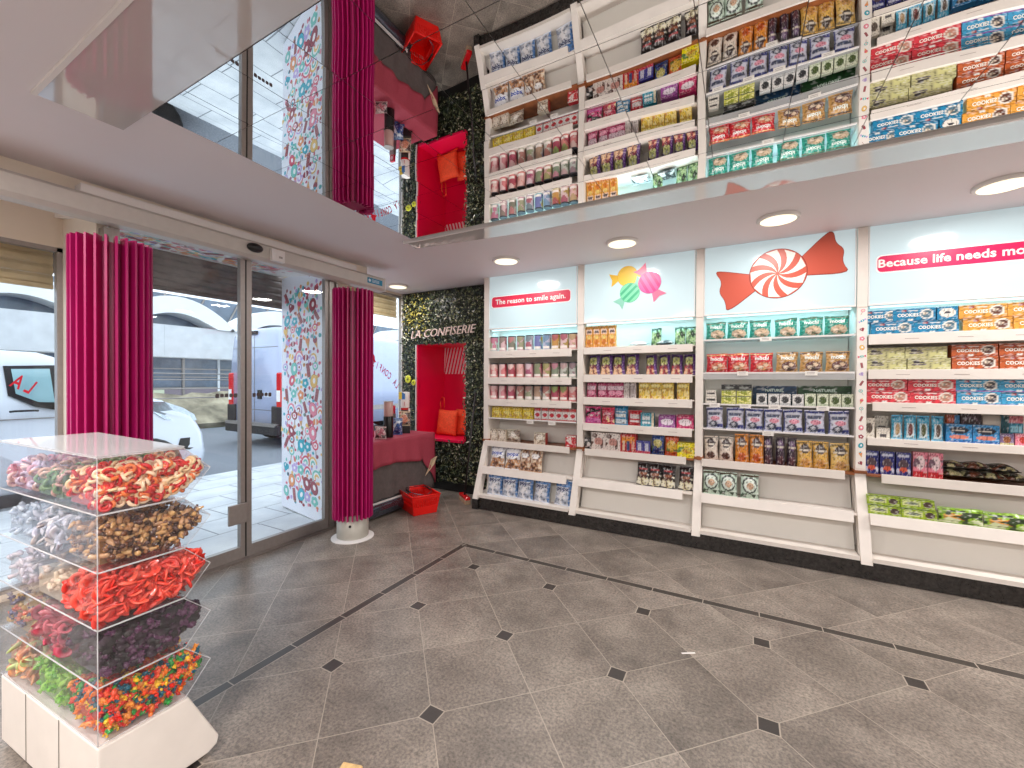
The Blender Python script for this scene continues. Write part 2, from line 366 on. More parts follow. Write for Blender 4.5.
# soffit over the doorway and its candy print
SWEET = [lin(c) for c in ((222, 92, 116), (58, 176, 196), (232, 150, 96), (160, 66, 78), (196, 174, 226), (240, 196, 110), (120, 200, 190), (240, 140, 160))]
def sweet(mb, fr, u, v, r, rng, k=0, kind=None):
    kind = rng.randrange(8) if kind is None else kind; c, d = rng.sample(SWEET, 2); t = rng.uniform(-.6, .6); W = lin((250, 246, 246)); dk = tuple(q*.45 for q in c)
    def R(u0, v0): return (u+u0*math.cos(t)-v0*math.sin(t), v+u0*math.sin(t)+v0*math.cos(t))
    def E(ru, rv, cu=0, cv=0, col=c, w=.0005, n=14): flat(mb, fr, [R(cu+ru*math.cos(2*PI*i/n), cv+rv*math.sin(2*PI*i/n)) for i in range(n)], col, k, w)
    def Q(pts, col, w=.0005): flat(mb, fr, [R(*p) for p in pts], col, k, w)
    if kind == 0:      # iced doughnut
        E(r*.62, r*.8, col=dk); E(r*.56, r*.74, col=c, w=.0008); E(r*.22, r*.32, .06*r, .05*r, W, .0011)
    elif kind == 1:    # lollipop
        Q([(-.06*r, -r), (.06*r, -r), (.06*r, 0), (-.06*r, 0)], lin((190, 150, 140))); E(r*.5, r*.5, 0, r*.4, c, .0008); E(r*.3, r*.3, 0, r*.4, W, .0011); E(r*.16, r*.16, 0, r*.4, d, .0014)
    elif kind == 2:    # wrapped sweet
        Q([(-.95*r, .35*r), (-.95*r, -.35*r), (-.3*r, 0)], d); Q([(.95*r, .35*r), (.3*r, 0), (.95*r, -.35*r)], d); E(r*.48, r*.36, col=c, w=.0008); Q([(-.1*r, -.34*r), (.06*r, -.34*r), (.14*r, .34*r), (-.02*r, .34*r)], W, .0011)
    elif kind == 3:    # chocolate bar
        r *= .82; B = lin((146, 74, 80)); Q([(-.34*r, -.95*r), (.34*r, -.95*r), (.34*r, .95*r), (-.34*r, .95*r)], B)
        for i in range(2):
            for j in range(4): Q([(-.28*r+i*.3*r, -.85*r+j*.44*r), (-.04*r+i*.3*r, -.85*r+j*.44*r), (-.04*r+i*.3*r, -.5*r+j*.44*r), (-.28*r+i*.3*r, -.5*r+j*.44*r)], lin((176, 100, 104)), .0009)
    elif kind == 4:    # rainbow jelly
        for q, col in ((.75, c), (.56, W), (.4, d), (.2, W)):
            flat(mb, fr, [R(r*q*math.cos(PI*i/9), r*q*1.3*math.sin(PI*i/9)-.4*r) for i in range(10)], col, k, .0004+.0004*(1-q))
    elif kind == 5:    # ice cream
        Q([(0, -r), (.34*r, 0), (-.34*r, 0)], lin((222, 170, 110))); E(r*.42, r*.42, 0, r*.25, c, .0008); E(r*.2, r*.2, .05*r, r*.62, d, .0011)
    elif kind == 6:    # heart bonbon
        E(r*.34, r*.34, -.22*r, .2*r); E(r*.34, r*.34, .22*r, .2*r); Q([(-.52*r, .06*r), (0, -.6*r), (.52*r, .06*r)], c, .0008); E(r*.12, r*.16, -.2*r, .25*r, W, .0011)
    else:              # flower gum
        for i in range(5): E(r*.3, r*.3, .36*r*math.cos(i*1.257), .36*r*math.sin(i*1.257), c, .0005+i*.0001)
        E(r*.2, r*.2, 0, 0, W, .0014)
def sweets_over(mb, fr, U, V, step, rng, k=0, amp=.5):
    n = int(U/step)+1; m_ = int(V/step)+1
    for i in range(n):
        for j in range(m_):
            u = (i+.5+(.5 if j % 2 else 0)*.6)*U/n+rng.uniform(-.12, .12)*step; v = (j+.5)*V/m_+rng.uniform(-.12, .12)*step
            r = step*amp*rng.uniform(.85, 1.1)
            if r*.75 < u < U-r*.75 and r < v < V-r: sweet(mb, fr, u, v, r, rng, k)
            for q in range(3):
                uu, vv = u+step*(.5, -.48, .05)[q], v+step*(.42, .4, .62)[q]
                if step*.15 < uu < U-step*.15 and vv < V-step*.15: flat(mb, fr, ellipse(step*rng.uniform(.08, .15), step*rng.uniform(.1, .17), 10, 0, uu, vv), rng.choice(SWEET), k)
b = MB(); fs = [(-3.17, .98, 2.19), (-3.17, 2.43, 2.19), (-4.25, 2.60, 2.338), (-4.25, .80, 2.338)]
b.prism(fs, fs, [(x, y, CEIL+.05) for x, y, z in fs], WHITE)
fr = Fr((-3.18, 1.0, 2.190), (0, 1, 0), Vector((-.98, 0, .135)).normalized()); fr.n = Vector((-.136, 0, -.99)).normalized(); fr.o = fr.o+fr.n*.002
sweets_over(b, fr, 1.40, .96, .17, random.Random(3), amp=.60)
struct(b, 'trim_1', 'print')
# candy-print reveal panel beside the doorway
b = MB(); u_ = Vector((.984, -.179, 0)); fr = Fr((-4.145, 2.601, 0.0), u_, (0, 0, 1)); fr.n = Vector((-.179, -.984, 0))
b.box(.085, .985, 0, 2.29, .002, .008, lin((240, 240, 248)), 0, fr)
fr.o = fr.o+fr.n*.009+fr.u*.09; fr.u = fr.u*1.4
sweets_over(b, fr, .89/1.4, 2.27, .125, random.Random(11), amp=.62)
o = struct(b, 'trim_2', 'print')
# door operator casing with its parts
op = thing('door_operator', 'long beige-grey casing of the sliding door drive above the glass doors', 'door operator', (-3.06, 1.2, 2.1))
def part(mb, name, mats, parent, off=None):
    o = mb.obj(name, mats, parent); l = Vector(parent.matrix_world.translation) if False else Vector(parent.location)
    o.location = -l if off is None else off
    return o
b = MB(); pr = [(-3.10, 2.13), (-3.02, 2.13), (-2.995, 2.15), (-2.995, 2.235), (-3.02, 2.255), (-3.10, 2.255)]
b.prism(pr, [(x, -1.6, z) for x, z in pr], [(x, 2.93, z) for x, z in pr]); b.box(-2.994, -2.992, -1.6, 2.925, 2.152, 2.155); part(b, 'casing', 'operator', op)
b = MB(); b.box(-3.10, -3.02, .83, 2.61, 2.256, 2.30); part(b, 'cover_strip', 'white', op)
b = MB(); b.box(-3.10, -3.0, 2.93, 2.94, 2.13, 2.255); part(b, 'end_cap', 'white', op)
b = MB(); b.ell((-2.985, 1.70, 2.2), (.03, .055, .032), 16, 10); part(b, 'motion_sensor', 'black', op)
b = MB(); b.box(-2.995, -2.965, 1.81, 1.905, 2.14, 2.225); q = part(b, 'switch_box', 'white', op); b = MB(); b.box(-2.965, -2.962, 1.86, 1.885, 2.165, 2.18); s_ = b.obj('button', 'alu', q)
b = MB(); b.box(-2.993, -2.9915, 2.71, 2.89, 2.17, 2.22, lin((40, 140, 180))); fr = Fr((-2.991, 2.79, 2.195), (0, 1, 0), (0, 0, 1)); flat(b, fr, ellipse(.014, .014, 12, 0, -.055, 0), lin((225, 240, 250)))
for z in (-.01, .0, .01): flat(b, fr, [(-.03, z-.002), (.06, z-.002), (.06, z+.002), (-.03, z+.002)], lin((225, 240, 250)))
part(b, 'maker_sticker', 'print', op)['label'] = 'small blue sticker'
# sliding door leaves
def leaf(i, y0, y1, x, handle_side):
    d = thing('door_%d' % i, 'x', 'door', (x, (y0+y1)/2, 0)); del d['label']; del d['category']; d['kind'] = 'structure'
    fw = .036
    b = MB(); b.box(x-.02, x+.02, y0, y0+fw, 0.005, 2.2); b.box(x-.02, x+.02, y1-fw, y1, 0.005, 2.2); b.box(x-.02, x+.02, y0+fw, y1-fw, .005, .085); b.box(x-.02, x+.02, y0+fw, y1-fw, 2.175, 2.2)
    part(b, 'door_frame', 'alu', d)
    b = MB(); b.box(x-.004, x+.004, y0+fw, y1-fw, .085, 2.175); part(b, 'glass_pane', 'glass', d)
    b = MB(); fr = Fr((x+.0046, 0, 1.165), (0, 1, 0), (0, 0, 1)); c = lin((84, 74, 76))
    ys = y1-.19 if handle_side > 0 else y0+.05
    for k in range(5):
        flat(b, fr, rrect(ys+k*.029, -.012-.004*(k in (0, 4)), ys+k*.029+.024, .014, .008), c)
    part(b, 'safety_mark', 'print', d)
    return d
dl = leaf(1, .975, 1.70, -3.12, 1)
b = MB(); b.box(-3.126, -3.098, 1.6955, 1.7045, .01, 2.17); part(b, 'gap_shade_strip', 'black', dl)  # black strip stands in for the shade in the gap between the leaves
b = MB(); b.box(-3.095, -3.075, 1.575, 1.70, .26, .40); bevel(part(b, 'handle_plate', 'alu', dl), .004)
dr = leaf(2, 1.705, 2.385, -3.12, -1)
b = MB(); b.box(-3.17, -3.09, 2.385, 2.42, 0, 2.19); b.box(-3.17, -3.09, 2.42, 2.46, 0, 2.19); b.box(-3.085, -3.07, 2.44, 2.455, 0, 2.12); b.box(-3.17, -3.09, .94, .975, 0, 2.12); b.box(-3.15, -3.05, .975, 2.385, 0, .006); struct(b, 'trim_3', 'alu_dark')
# shop windows left and right of the doorway
def window(i, y0, y1, z0, z1, x=-3.70):
    t = bpy.data.objects.new('window_%d' % i, None); COL.objects.link(t); t['kind'] = 'structure'; t.location = (x, (y0+y1)/2, z0)
    b = MB(); f = .025
    b.box(x-.03, x+.02, y0, y0+f, z0, z1); b.box(x-.03, x+.02, y1-f, y1, z0, z1); b.box(x-.03, x+.02, y0, y1, z0, z0+f); b.box(x-.03, x+.02, y0, y1, z1-f, z1); part(b, 'window_frame', 'alu', t)
    b = MB(); b.box(x-.006, x+.002, y0+f, y1-f, z0+f, z1-f); part(b, 'glass_pane', 'glass', t)
    return t
w1 = window(1, -.9, .93, .04, 2.08); w2 = window(2, 2.66, 3.905, .25, 2.315)
def decal(par, ycen, zcen, R_, x, chars, start, step, name='window_lettering'):   # shop lettering read from the street, so mirrored from inside
    b = MB()
    for i, ch in enumerate(chars):
        if ch == ' ': continue
        a_ = start+i*step; y = ycen-R_*math.sin(a_)*-1; z = zcen+R_*math.cos(a_)
        fr = Fr((x, y, z), Vector((0, -math.cos(a_), math.sin(a_)))*.58, Vector((0, math.sin(a_), math.cos(a_)))); fr.n = Vector((1, 0, 0))
        add_text(b, ch, fr, 0, 0, .108 if ycen < 2 else .115, w=.001, bold=.02, shear=.2)
    return part(b, name, 'red', par)
decal(w1, .335, .569, .80, -3.697, 'LA CONFISERIE', .62, -.074)
decal(w2, 2.96, .369, 1.2, -3.697, 'LA CONFISERIE', .80, -.048)
b = MB(); fr = Fr((-3.697, 3.43, 1.53), (0, 1, 0), (0, 0, 1)); flat(b, fr, ellipse(.03, .045, 12), (1, 1, 1)); flat(b, fr, [(-.05, -.03), (.05, -.05), (0, .03)], (1, 1, 1), 0, .0008); part(b, 'red_emblem', 'red', w2)
def shutter(name, label, x, y0, y1, z0, z1, mat, pitch=.055):
    t = thing(name, label, 'shutter', (x, (y0+y1)/2, z1)); b = MB(); n = int((z1-z0)/pitch)
    for i in range(n):
        za = z1-pitch*i; pr = [(x-.006, za), (x+.004, za), (x+.014, za-pitch*.35), (x+.010, za-pitch*.8), (x+.002, za-pitch*.97), (x-.006, za-pitch*.97)]
        b.prism(pr, [(p, y0, q) for p, q in pr], [(p, y1, q) for p, q in pr])
    part(b, 'slats', mat, t)
    b = MB(); b.box(x-.012, x+.016, y0, y1, z1-pitch*n-.025, z1-pitch*n); part(b, 'bottom_rail', mat, t)
shutter('roller_shutter', 'half-lowered beige slatted roller shutter behind the left window', -3.82, -.9, .92, 1.81, 2.30, 'shutter_beige', .062)
shutter('roller_shutter', 'beige slatted roller shutter behind the narrow window by the leafy wall', -3.82, 2.67, 3.92, 2.03, 2.335, 'shutter_beige', .062)
shutter('roller_shutter', 'dark grey slatted roller shutter rolled up over the glass doors', -4.14, .78, 2.70, 1.97, 2.335, 'shutter_dark', .062)

# ------------------------------------------------------------------ ceiling mirror, gloss strips, lamps
mir = []
b = MB(); rg = random.Random(4)
def xl(y): return -2.05-.11*max(0, min(1, (y-.9)/1.5))
ys = [.765, 1.0, 1.278, 1.556, 1.834, 2.112, 2.385]; xs = [-.12+.278*k for k in range(-7, 16)]
for j in range(len(ys)-1):
    y0, y1 = ys[j]+.0012, ys[j+1]-.0012
    for i in range(len(xs)-1):
        x0, x1 = xs[i]+.0012, xs[i+1]-.0012
        if i == 0: P = [(xl(y0), y0), (x1, y0), (x1, y1), (xl(y1), y1)]
        else: P = [(x0, y0), (x1, y0), (x1, y1), (x0, y1)]
        tx, ty = rg.uniform(-1, 1)*.0022, rg.uniform(-1, 1)*.0022; cx = sum(p[0] for p in P)/4; cy = sum(p[1] for p in P)/4
        b.prism(P, [(x, y, CEIL-.008+(x-cx)*tx+(y-cy)*ty) for x, y in P], [(x, y, CEIL-.0005) for x, y in P])
struct(b, 'trim_4', 'mirror')
b = MB(); b.box(-2.3, 4.1, .515, .763, CEIL-.008, CEIL-.0005); P = [(-2.245, 2.415), (4.1, 2.415), (4.1, 2.70), (-.2, 2.64), (-1.4, 2.645), (-2.29, 2.56)]
b.prism(P, [(x, y, CEIL-.008) for x, y in P], [(x, y, CEIL-.0005) for x, y in P]); struct(b, 'trim_5', 'gloss_white')
b = MB(); b.box(-2.26, 4.1, 2.39, 2.412, CEIL-.02, CEIL-.0005); b.box(-2.3, 4.1, .50, .514, CEIL-.014, CEIL-.0005); struct(b, 'trim_6', 'white')
def lamp(x, y, label, r=.115, watts=LAMP_W):
    t = thing('ceiling_light', label, 'lamp', (x, y, CEIL), 'round flush ceiling lights')
    b = MB(); b.lathe([(r*1.05, -.001), (r*1.05, -.012), (r, -.018), (r*.97, -.018)], 28); b.obj('lamp_ring', 'white', t)
    b = MB(); b.lathe([(r*.97, -.012), (r*.97, -.017), (r*.6, -.021), (.001, -.022)], 28); b.obj('diffuser', 'lampglow', t)
    l = bpy.data.lights.new('lamp_light', 'AREA'); l.shape = 'DISK'; l.size = r*1.9; l.energy = watts; l.color = LAMP_C
    lo = bpy.data.objects.new('lamp_light', l); COL.objects.link(lo); lo.parent = t; lo.location = (0, 0, -.026)
for x, lb in ((-1.81, 'round flush ceiling light above the leftmost bay and red slogan'), (-.795, 'round flush ceiling light above the three-candy picture'), (.21, 'round flush ceiling light above the peppermint picture'), (1.22, 'round flush ceiling light above the rightmost bay, near the frame edge')):
    lamp(x, 3.19, lb, watts=4.2)
lamp(-3.38, 3.50, 'round flush ceiling light beside the leafy wall and narrow window', .105, watts=4.5)
for x, y in ((-2.4, -.4), (-.8, -.4), (.8, -.4), (2.4, -.4), (-2.4, -2.2), (-.8, -2.2), (.8, -2.2), (2.4, -2.2), (2.4, 3.19), (3.5, 3.19)):  # unseen fill lamps, added out of view to brighten the room
    lamp(x, y, 'added unseen ceiling fill light deeper in the shop, %s, %s' % (('first', 'second', 'third', 'fourth', 'last')[int((x+2.5)/1.5)], ('by the shelves', 'middle row', 'rear row')[0 if y > 1 else 1 if y > -1 else 2]))

# ------------------------------------------------------------------ shelving
BX = [-2.30, -1.283, -.284, .733, 1.745]
BAY = ['leftmost bay', 'second bay', 'third bay', 'rightmost bay']
YU, YB = 3.65, 3.9
SH = [  # z of shelf surfaces and lip tops; kind of edge
    [(1.515, 1.58, 'lip'), (1.25, 1.312, 'lip'), (1.03, 1.092, 'lip'), (.898, .905, 'glass')],
    [(1.528, 1.582, 'lip'), (1.277, 1.337, 'lip'), (1.073, 1.133, 'lip'), (.838, .896, 'lip')],
    [(1.612, 1.62, 'glass'), (1.352, 1.36, 'glasslip'), (1.105, 1.115, 'glass'), (.909, .917, 'glass')],
    [(1.543, 1.605, 'lip'), (1.31, 1.367, 'lip'), (1.096, 1.147, 'lip'), (.862, .905, 'lip')]]
MIDZ = .655
def slant(z): return 3.45+(3.65-3.45)*(z-.14)/(.625-.14)
bays = []
for i in range(4):
    x0, x1 = BX[i], BX[i+1]; a0, a1 = x0+.03, x1-.0355
    t = thing('display_shelving', ['white shelving bay with red slogan board, beside the leafy wall', 'white shelving bay under the picture of three wrapped candies', 'white shelving bay under the big red peppermint picture', 'white shelving bay at right under the long pink slogan board'][i], 'shelving', ((x0+x1)/2, 3.65, 0), 'white confectionery shelving bays')
    bays.append(t)
    def post(px, last=False):
        b = MB(); b.box(px-.028, px+.028, YU, YB+.015, .66, CEIL-.001); b.box(px-.028, px+.028, YU-.004, YU, 1.795, 1.80)
        part(b, 'upper_post', 'wood_white', t)
        b = MB(); pr = [(3.45, .10), (3.53, .10), (3.72, .655), (3.655, .655)]
        b.prism(pr, [(px-.03, y, z) for y, z in pr], [(px+.03, y, z) for y, z in pr]); b.box(px-.029, px+.029, 3.72, YB+.015, .13, .655); b.box(px-.029, px+.029, 3.5, 3.72, .13, .14); part(b, 'slanted_post', 'wood_white', t)
        b = MB(); b.box(px-.034, px+.034, YU-.012, YU+.2, .655, .675); part(b, 'post_block', 'brown_wood', t)
        if i == 0 and px == x0:
            b = MB(); b.box(px-.032, px+.032, 3.447, 3.5, .001, .10); part(b, 'foot', 'stone', t)
    post(x0)
    if i == 3: post(x1)
    b = MB(); b.box(a0-.002, a1+.002, 3.885, YB+.015, .66, CEIL-.001)
    pr = [(3.60, .14), (3.61, .14), (3.80, .63), (3.79, .63)]; b.prism(pr, [(a0, y, z) for y, z in pr], [(a1, y, z) for y, z in pr]); part(b, 'back_panel', 'board', t)
    b = MB(); b.box(x0-.0345+(.068 if i == 0 else 0), x1-.0355, 3.475, YB+.015, .0005, .128); part(b, 'plinth', 'stone', t)
    b = MB(); b.box(a0, a1, 3.455, 3.62, .128, .142); b.box(a0, a1, 3.448, 3.455, .122, .15); bb = part(b, 'bottom_board', 'wood_white', t)
    b = MB(); b.box(a0, a1, YU-.02, 3.885, MIDZ-.012, MIDZ); part(b, 'middle_board', 'brown_wood', t)
    l0 = {0: a0-.02, 1: a0+.03, 2: a0-.004, 3: a0+.075}[i]
    b = MB(); b.box(l0, a1-.055 if i < 3 else a1, YU-.038, YU-.02, MIDZ-.045, MIDZ+.012); part(b, 'shelf_lip', 'wood_white', t)
    for n_, (z0, z1, kd) in enumerate(SH[i]):
        zt0 = z1-.006 if kd == 'lip' else z0
        b = MB(); b.box(a0, a1, YU+.008, 3.885, zt0-.008, zt0); q = part(b, 'shelf', 'wood_white' if kd == 'lip' else 'edge_clear', t)
        if kd == 'lip':
            le = a0+.004; re = a1-.05 if i == 0 else a1-.015 if i == 1 else a1
            if i == 3 and n_ == 2: le = a0+.03
            b = MB(); b.box(le, re, YU-.012, YU+.006, z0-.008, z1); r_ = MB.obj(b, 'shelf_lip', 'wood_white', q); bevel(r_, .0015, 1)
            rr = random.Random(i*10+n_); b = MB(); fr = Fr((0, YU-.0125, (z0+z1)/2-.004), (1, 0, 0), (0, 0, 1)); fr.n = Vector((0, -1, 0))
            for k in range(3):
                u = le+.18+k*.27+rr.uniform(-.04, .04); flat(b, fr, [(u, -.002), (u+.07, -.003), (u+.07, -.0005), (u, .0005)], lin((168, 150, 146)))
            MB.obj(b, 'lip_scratch', 'print', q)
        else:
            b = MB(); b.box(a0, a1, YU+.001, YU+.0075, z0-.010, z0+(.002)); MB.obj(b, 'shelf_edge', 'white', q)
            if kd == 'glasslip': b = MB(); b.box(a0, a1, YU-.001, YU+.001, z0-.055, z0-.011); MB.obj(b, 'clear_lip', 'edge_clear', q)
    # price tickets
    tick = {0: [(-1.79, .875), (-1.56, .875)], 1: [], 2: [(.02, 1.343), (.45, 1.343), (-.17, 1.094), (.04, 1.094), (.23, 1.094), (.52, 1.094), (.19, .893), (.17, 1.60)], 3: []}[i]
    for tx, tz in tick:
        b = MB(); fr = Fr((tx, YU-.004, tz), (1, 0, 0), (0, 0, 1)); fr.n = Vector((0, -1, 0)); b.box(-.037, .037, -.016, .016, 0, .001, lin((240, 236, 230)), 0, fr)
        for q in (-.006, .004): flat(b, fr, [(-.026, q), (.02, q), (.02, q+.003), (-.026, q+.003)], lin((150, 140, 140)), 0, .0015)
        part(b, 'price_ticket', 'print', t)
    # sloping shelf
    zs, zl = .397, .412; ysl = slant(zs)
    b = MB(); pr = [(ysl-.01, zs-.01), (3.70, zs-.01), (3.70, zs), (ysl-.01, zs)]; b.prism(pr, [(a0, y, z) for y, z in pr], [(a1, y, z) for y, z in pr]); q = part(b, 'sloping_shelf', 'wood_white', t)
    b = MB(); pr = [(ysl-.038, zl-.066), (ysl-.02, zl-.066), (ysl+.0, zl), (ysl-.018, zl)]; e1 = {0: a1-.05, 1: a1-.07, 2: a1-.02, 3: a1}[i]; b.prism(pr, [(a0, y, z) for y, z in pr], [(e1, y, z) for y, z in pr]); MB.obj(b, 'shelf_lip', 'wood_white', q)
    # backlit board
    b = MB(); b.box(a0, a1, YU+.004, YU+.03, 1.812, CEIL-.002); lb = part(b, 'backlit_board', 'lightbox', t)
    b = MB(); b.box(a0, a1, YU-.004, YU+.045, 1.80, 1.812); b.box(a0, a0+.006, YU-.002, YU+.004, 1.812, CEIL-.002); b.box(a1-.006, a1, YU-.002, YU+.004, 1.812, CEIL-.002); part(b, 'board_frame', 'white', t)
    b = MB(); b.box(a0+.02, a1-.02, YU+.035, YU+.045, 1.788, 1.798); q = part(b, 'led_strip', 'ledstrip', t)
    l = bpy.data.lights.new('strip_light', 'AREA'); l.shape = 'RECTANGLE'; l.size = .9; l.size_y = .03; l.energy = 1.0; l.color = (.42, .86, 1.0)
    lo = bpy.data.objects.new('strip_light', l); COL.objects.link(lo); lo.parent = t; lo.location = (0, .10, 1.785); lo.rotation_euler = (math.radians(25), 0, 0)
    # graphics on the backlit board
    b = MB(); fr = Fr(((x0+x1)/2, YU+.003, 0), (1, 0, 0), (0, 0, 1)); fr.n = Vector((0, -1, 0))
    cx = (x0+x1)/2
    if i in (0, 3):
        g0, g1 = ((-2.235, -1.385) if i == 0 else (.81, 1.70)); RED = lin((226, 52, 84)) if i == 0 else lin((222, 30, 92)); z0, z1 = 2.022, 2.128
        flat(b, fr, rrect(g0-.008-cx, z0-.008, g1+.008-cx, z1+.008, .03), lin((250, 246, 248)), 0, .0005); flat(b, fr, rrect(g0-cx, z0, g1-cx, z1, .026), RED, 0, .001)
        part(b, 'slogan_board', 'print', t)
        b = MB()
        if i == 0: add_text(b, 'The reason to smile again.', fr, (g0+g1)/2-cx, 2.074, .07, w=.002, bold=.022, width=.76)
        else: add_text(b, 'Because life needs more sugar.', fr, (g0+g1)/2-cx+.03, 2.076, .075, w=.002, bold=.024, width=1.0*.84/.89)
        part(b, 'slogan_lettering', 'text_white', t)
    if i == 2:
        R1, R2, W1 = lin((206, 92, 72)), lin((150, 48, 36)), lin((244, 238, 230)); px, pz = .24-cx, 2.082; tilt = .26
        def T(u, v): return (px+u*math.cos(tilt)-v*math.sin(tilt), pz+u*math.sin(tilt)+v*math.cos(tilt))
        Lw = [(-.12, .03), (-.36, .16), (-.385, .15), (-.36, .07), (-.40, -.0), (-.375, -.08), (-.39, -.17), (-.12, -.05)]
        Rw = [(.12, .03), (.35, .17), (.385, .155), (.375, .08), (.41, .02), (.375, -.06), (.40, -.15), (.12, -.06)]
        def chaikin(P):
            for _ in range(2):
                Q = [P[0]]
                for k in range(len(P)-1):
                    a_, b2 = P[k], P[k+1]; Q += [(a_[0]*.78+b2[0]*.22, a_[1]*.78+b2[1]*.22), (a_[0]*.22+b2[0]*.78, a_[1]*.22+b2[1]*.78)]
                P = Q+[P[-1]]
            return P
        Lw, Rw = chaikin(Lw), chaikin(Rw)
        for pts in (Lw, Rw):
            c0 = (sum(p[0] for p in pts)/len(pts), sum(p[1] for p in pts)/len(pts))
            for sc_, col, w_ in ((1.04, R2, .0005), (1.0, R1, .001)):
                q = [T(c0[0]+(u-c0[0])*sc_, c0[1]+(v-c0[1])*sc_) for u, v in pts]
                n_ = len(q); cc = T(*c0)
                for k in range(n_): b.face([fr(*cc, w_), fr(*q[k], w_), fr(*q[(k+1) % n_], w_)], col)
        rr_ = .178
        flat(b, fr, ellipse(rr_*1.03, rr_*1.03, 48, 0, px, pz), R2, 0, .0014); flat(b, fr, ellipse(rr_, rr_, 48, 0, px, pz), R1, 0, .0018)
        for k in range(9):
            a_ = 2*PI*k/9+.2; inner = []; outer = []
            for s_ in range(7):
                q = s_/6; ra = .012+(rr_-.014)*q; tw = -.5*(1-q)**1.0
                inner.append((a_+tw, ra)); outer.append((a_+tw+.16+.28*q, ra))
            for s_ in range(6):
                pp = [inner[s_], inner[s_+1], outer[s_+1], outer[s_]]
                b.face([fr(px+r*math.cos(w_), pz+r*math.sin(w_), .0022) for w_, r in pp], W1)
        part(b, 'peppermint_picture', 'print', t)
    if i == 1:
        def candy(u, v, r, tilt, c1, c2, c3, w0, stripes=True):
            for s_ in (-1, 1):
                ang = tilt+(0 if s_ > 0 else PI)
                def T(a_, b_): return (u+a_*math.cos(ang)-b_*math.sin(ang), v+a_*math.sin(ang)+b_*math.cos(ang))
                pts = [(.85*r, .22*r), (1.75*r, .75*r), (1.6*r, .1*r), (1.85*r, -.62*r), (.85*r, -.25*r)]; cc = (1.3*r, .02*r)
                for k in range(5): b.face([fr(*T(*cc), w0), fr(*T(*pts[k]), w0), fr(*T(*pts[(k+1) % 5]), w0)], c3)
            flat(b, fr, ellipse(r*1.04, r*1.04, 28, 0, u, v), c2, 0, w0+.0004); flat(b, fr, ellipse(r, r, 28, 0, u, v), c1, 0, w0+.0008)
            if stripes:
                for q in (-.55, 0, .55):
                    h = .13*r; e = lambda z: math.sqrt(max(0, (r*.97)**2-z*z)); z0_, z1_ = q*r-h, q*r+h; ang = tilt
                    pts = [(-e(z0_), z0_), (e(z0_), z0_), (e(z1_), z1_), (-e(z1_), z1_)]
                    flat(b, fr, [(u+a_*math.cos(ang)-b_*math.sin(ang), v+a_*math.sin(ang)+b_*math.cos(ang)) for a_, b_ in pts], c2, 0, w0+.0012)
        candy(-.86-cx, 2.19, .085, .12, lin((240, 200, 80)), lin((224, 172, 50)), lin((236, 190, 66)), .0005, False)
        candy(-.84-cx, 2.045, .082, .75, lin((128, 214, 170)), lin((74, 176, 132)), lin((140, 200, 180)), .002)
        candy(-.675-cx, 2.115, .09, -.95+PI/2+PI/2-.1, lin((240, 92, 158)), lin((206, 52, 128)), lin((240, 118, 150)), .0035)
        part(b, 'three_candies_picture', 'print', t)
# sticker strip on the post before the rightmost bay
b = MB(); fr = Fr((BX[3], YU-.0005, .69), (1, 0, 0), (0, 0, 1)); fr.n = Vector((0, -1, 0)); b.box(-.026, .026, 0, 1.10, 0, .001, lin((244, 238, 232)), 0, fr); rg = random.Random(8)
for k in range(18):
    fr2 = Fr(fr(0, .035+k*.061, .0012), (1, 0, 0), (0, 0, 1)); fr2.n = fr.n
    kd = [1, 2, 6, 7, 0, 2, 3, 6, 3, 1, 5, 1, 3, 0, 7, 0, 5, 6][17-k]; sweet(b, fr2, 0, 0, .023, rg, 0, kd)
part(b, 'candy_sticker_strip', 'print', bays[3])
b = MB(); b.box(BX[2]-.014, BX[2]+.014, YU-.016, YU-.013, .652, .682); part(b, 'corner_plug', 'brown_wood', bays[2])
# ------------------------------------------------------------------ goods
def vnoise(x, y, s):
    i, j = math.floor(x), math.floor(y); fx, fy = x-i, y-j
    def h(a, b): q = math.sin(a*127.1+b*311.7+s*74.7)*43758.5453; return q-math.floor(q)
    return (h(i, j)*(1-fx)+h(i+1, j)*fx)*(1-fy)+(h(i, j+1)*(1-fx)+h(i+1, j+1)*fx)*fy
def pick(art, u, v):
    c = art[0]
    for o in art[1:]:
        k = o[0]
        if k == 'r' and o[1] <= u <= o[3] and o[2] <= v <= o[4]: c = o[5]
        elif k == 'e' and ((u-o[1])/o[3])**2+((v-o[2])/o[4])**2 < 1: c = o[5]
        elif k == 'd' and ((u*o[2]+v*o[3]) % o[1]) < o[1]*.5: c = o[4]
        elif k == 'n':
            q = vnoise(u*o[1]*1.7, v*o[1]*2.1, o[2])
            if o[3] <= v <= o[4] and q > .58: c = o[5]
            elif o[3] <= v <= o[4] and q < .34 and len(o) > 6: c = o[6]
    return c
def C(*a): return lin(a)
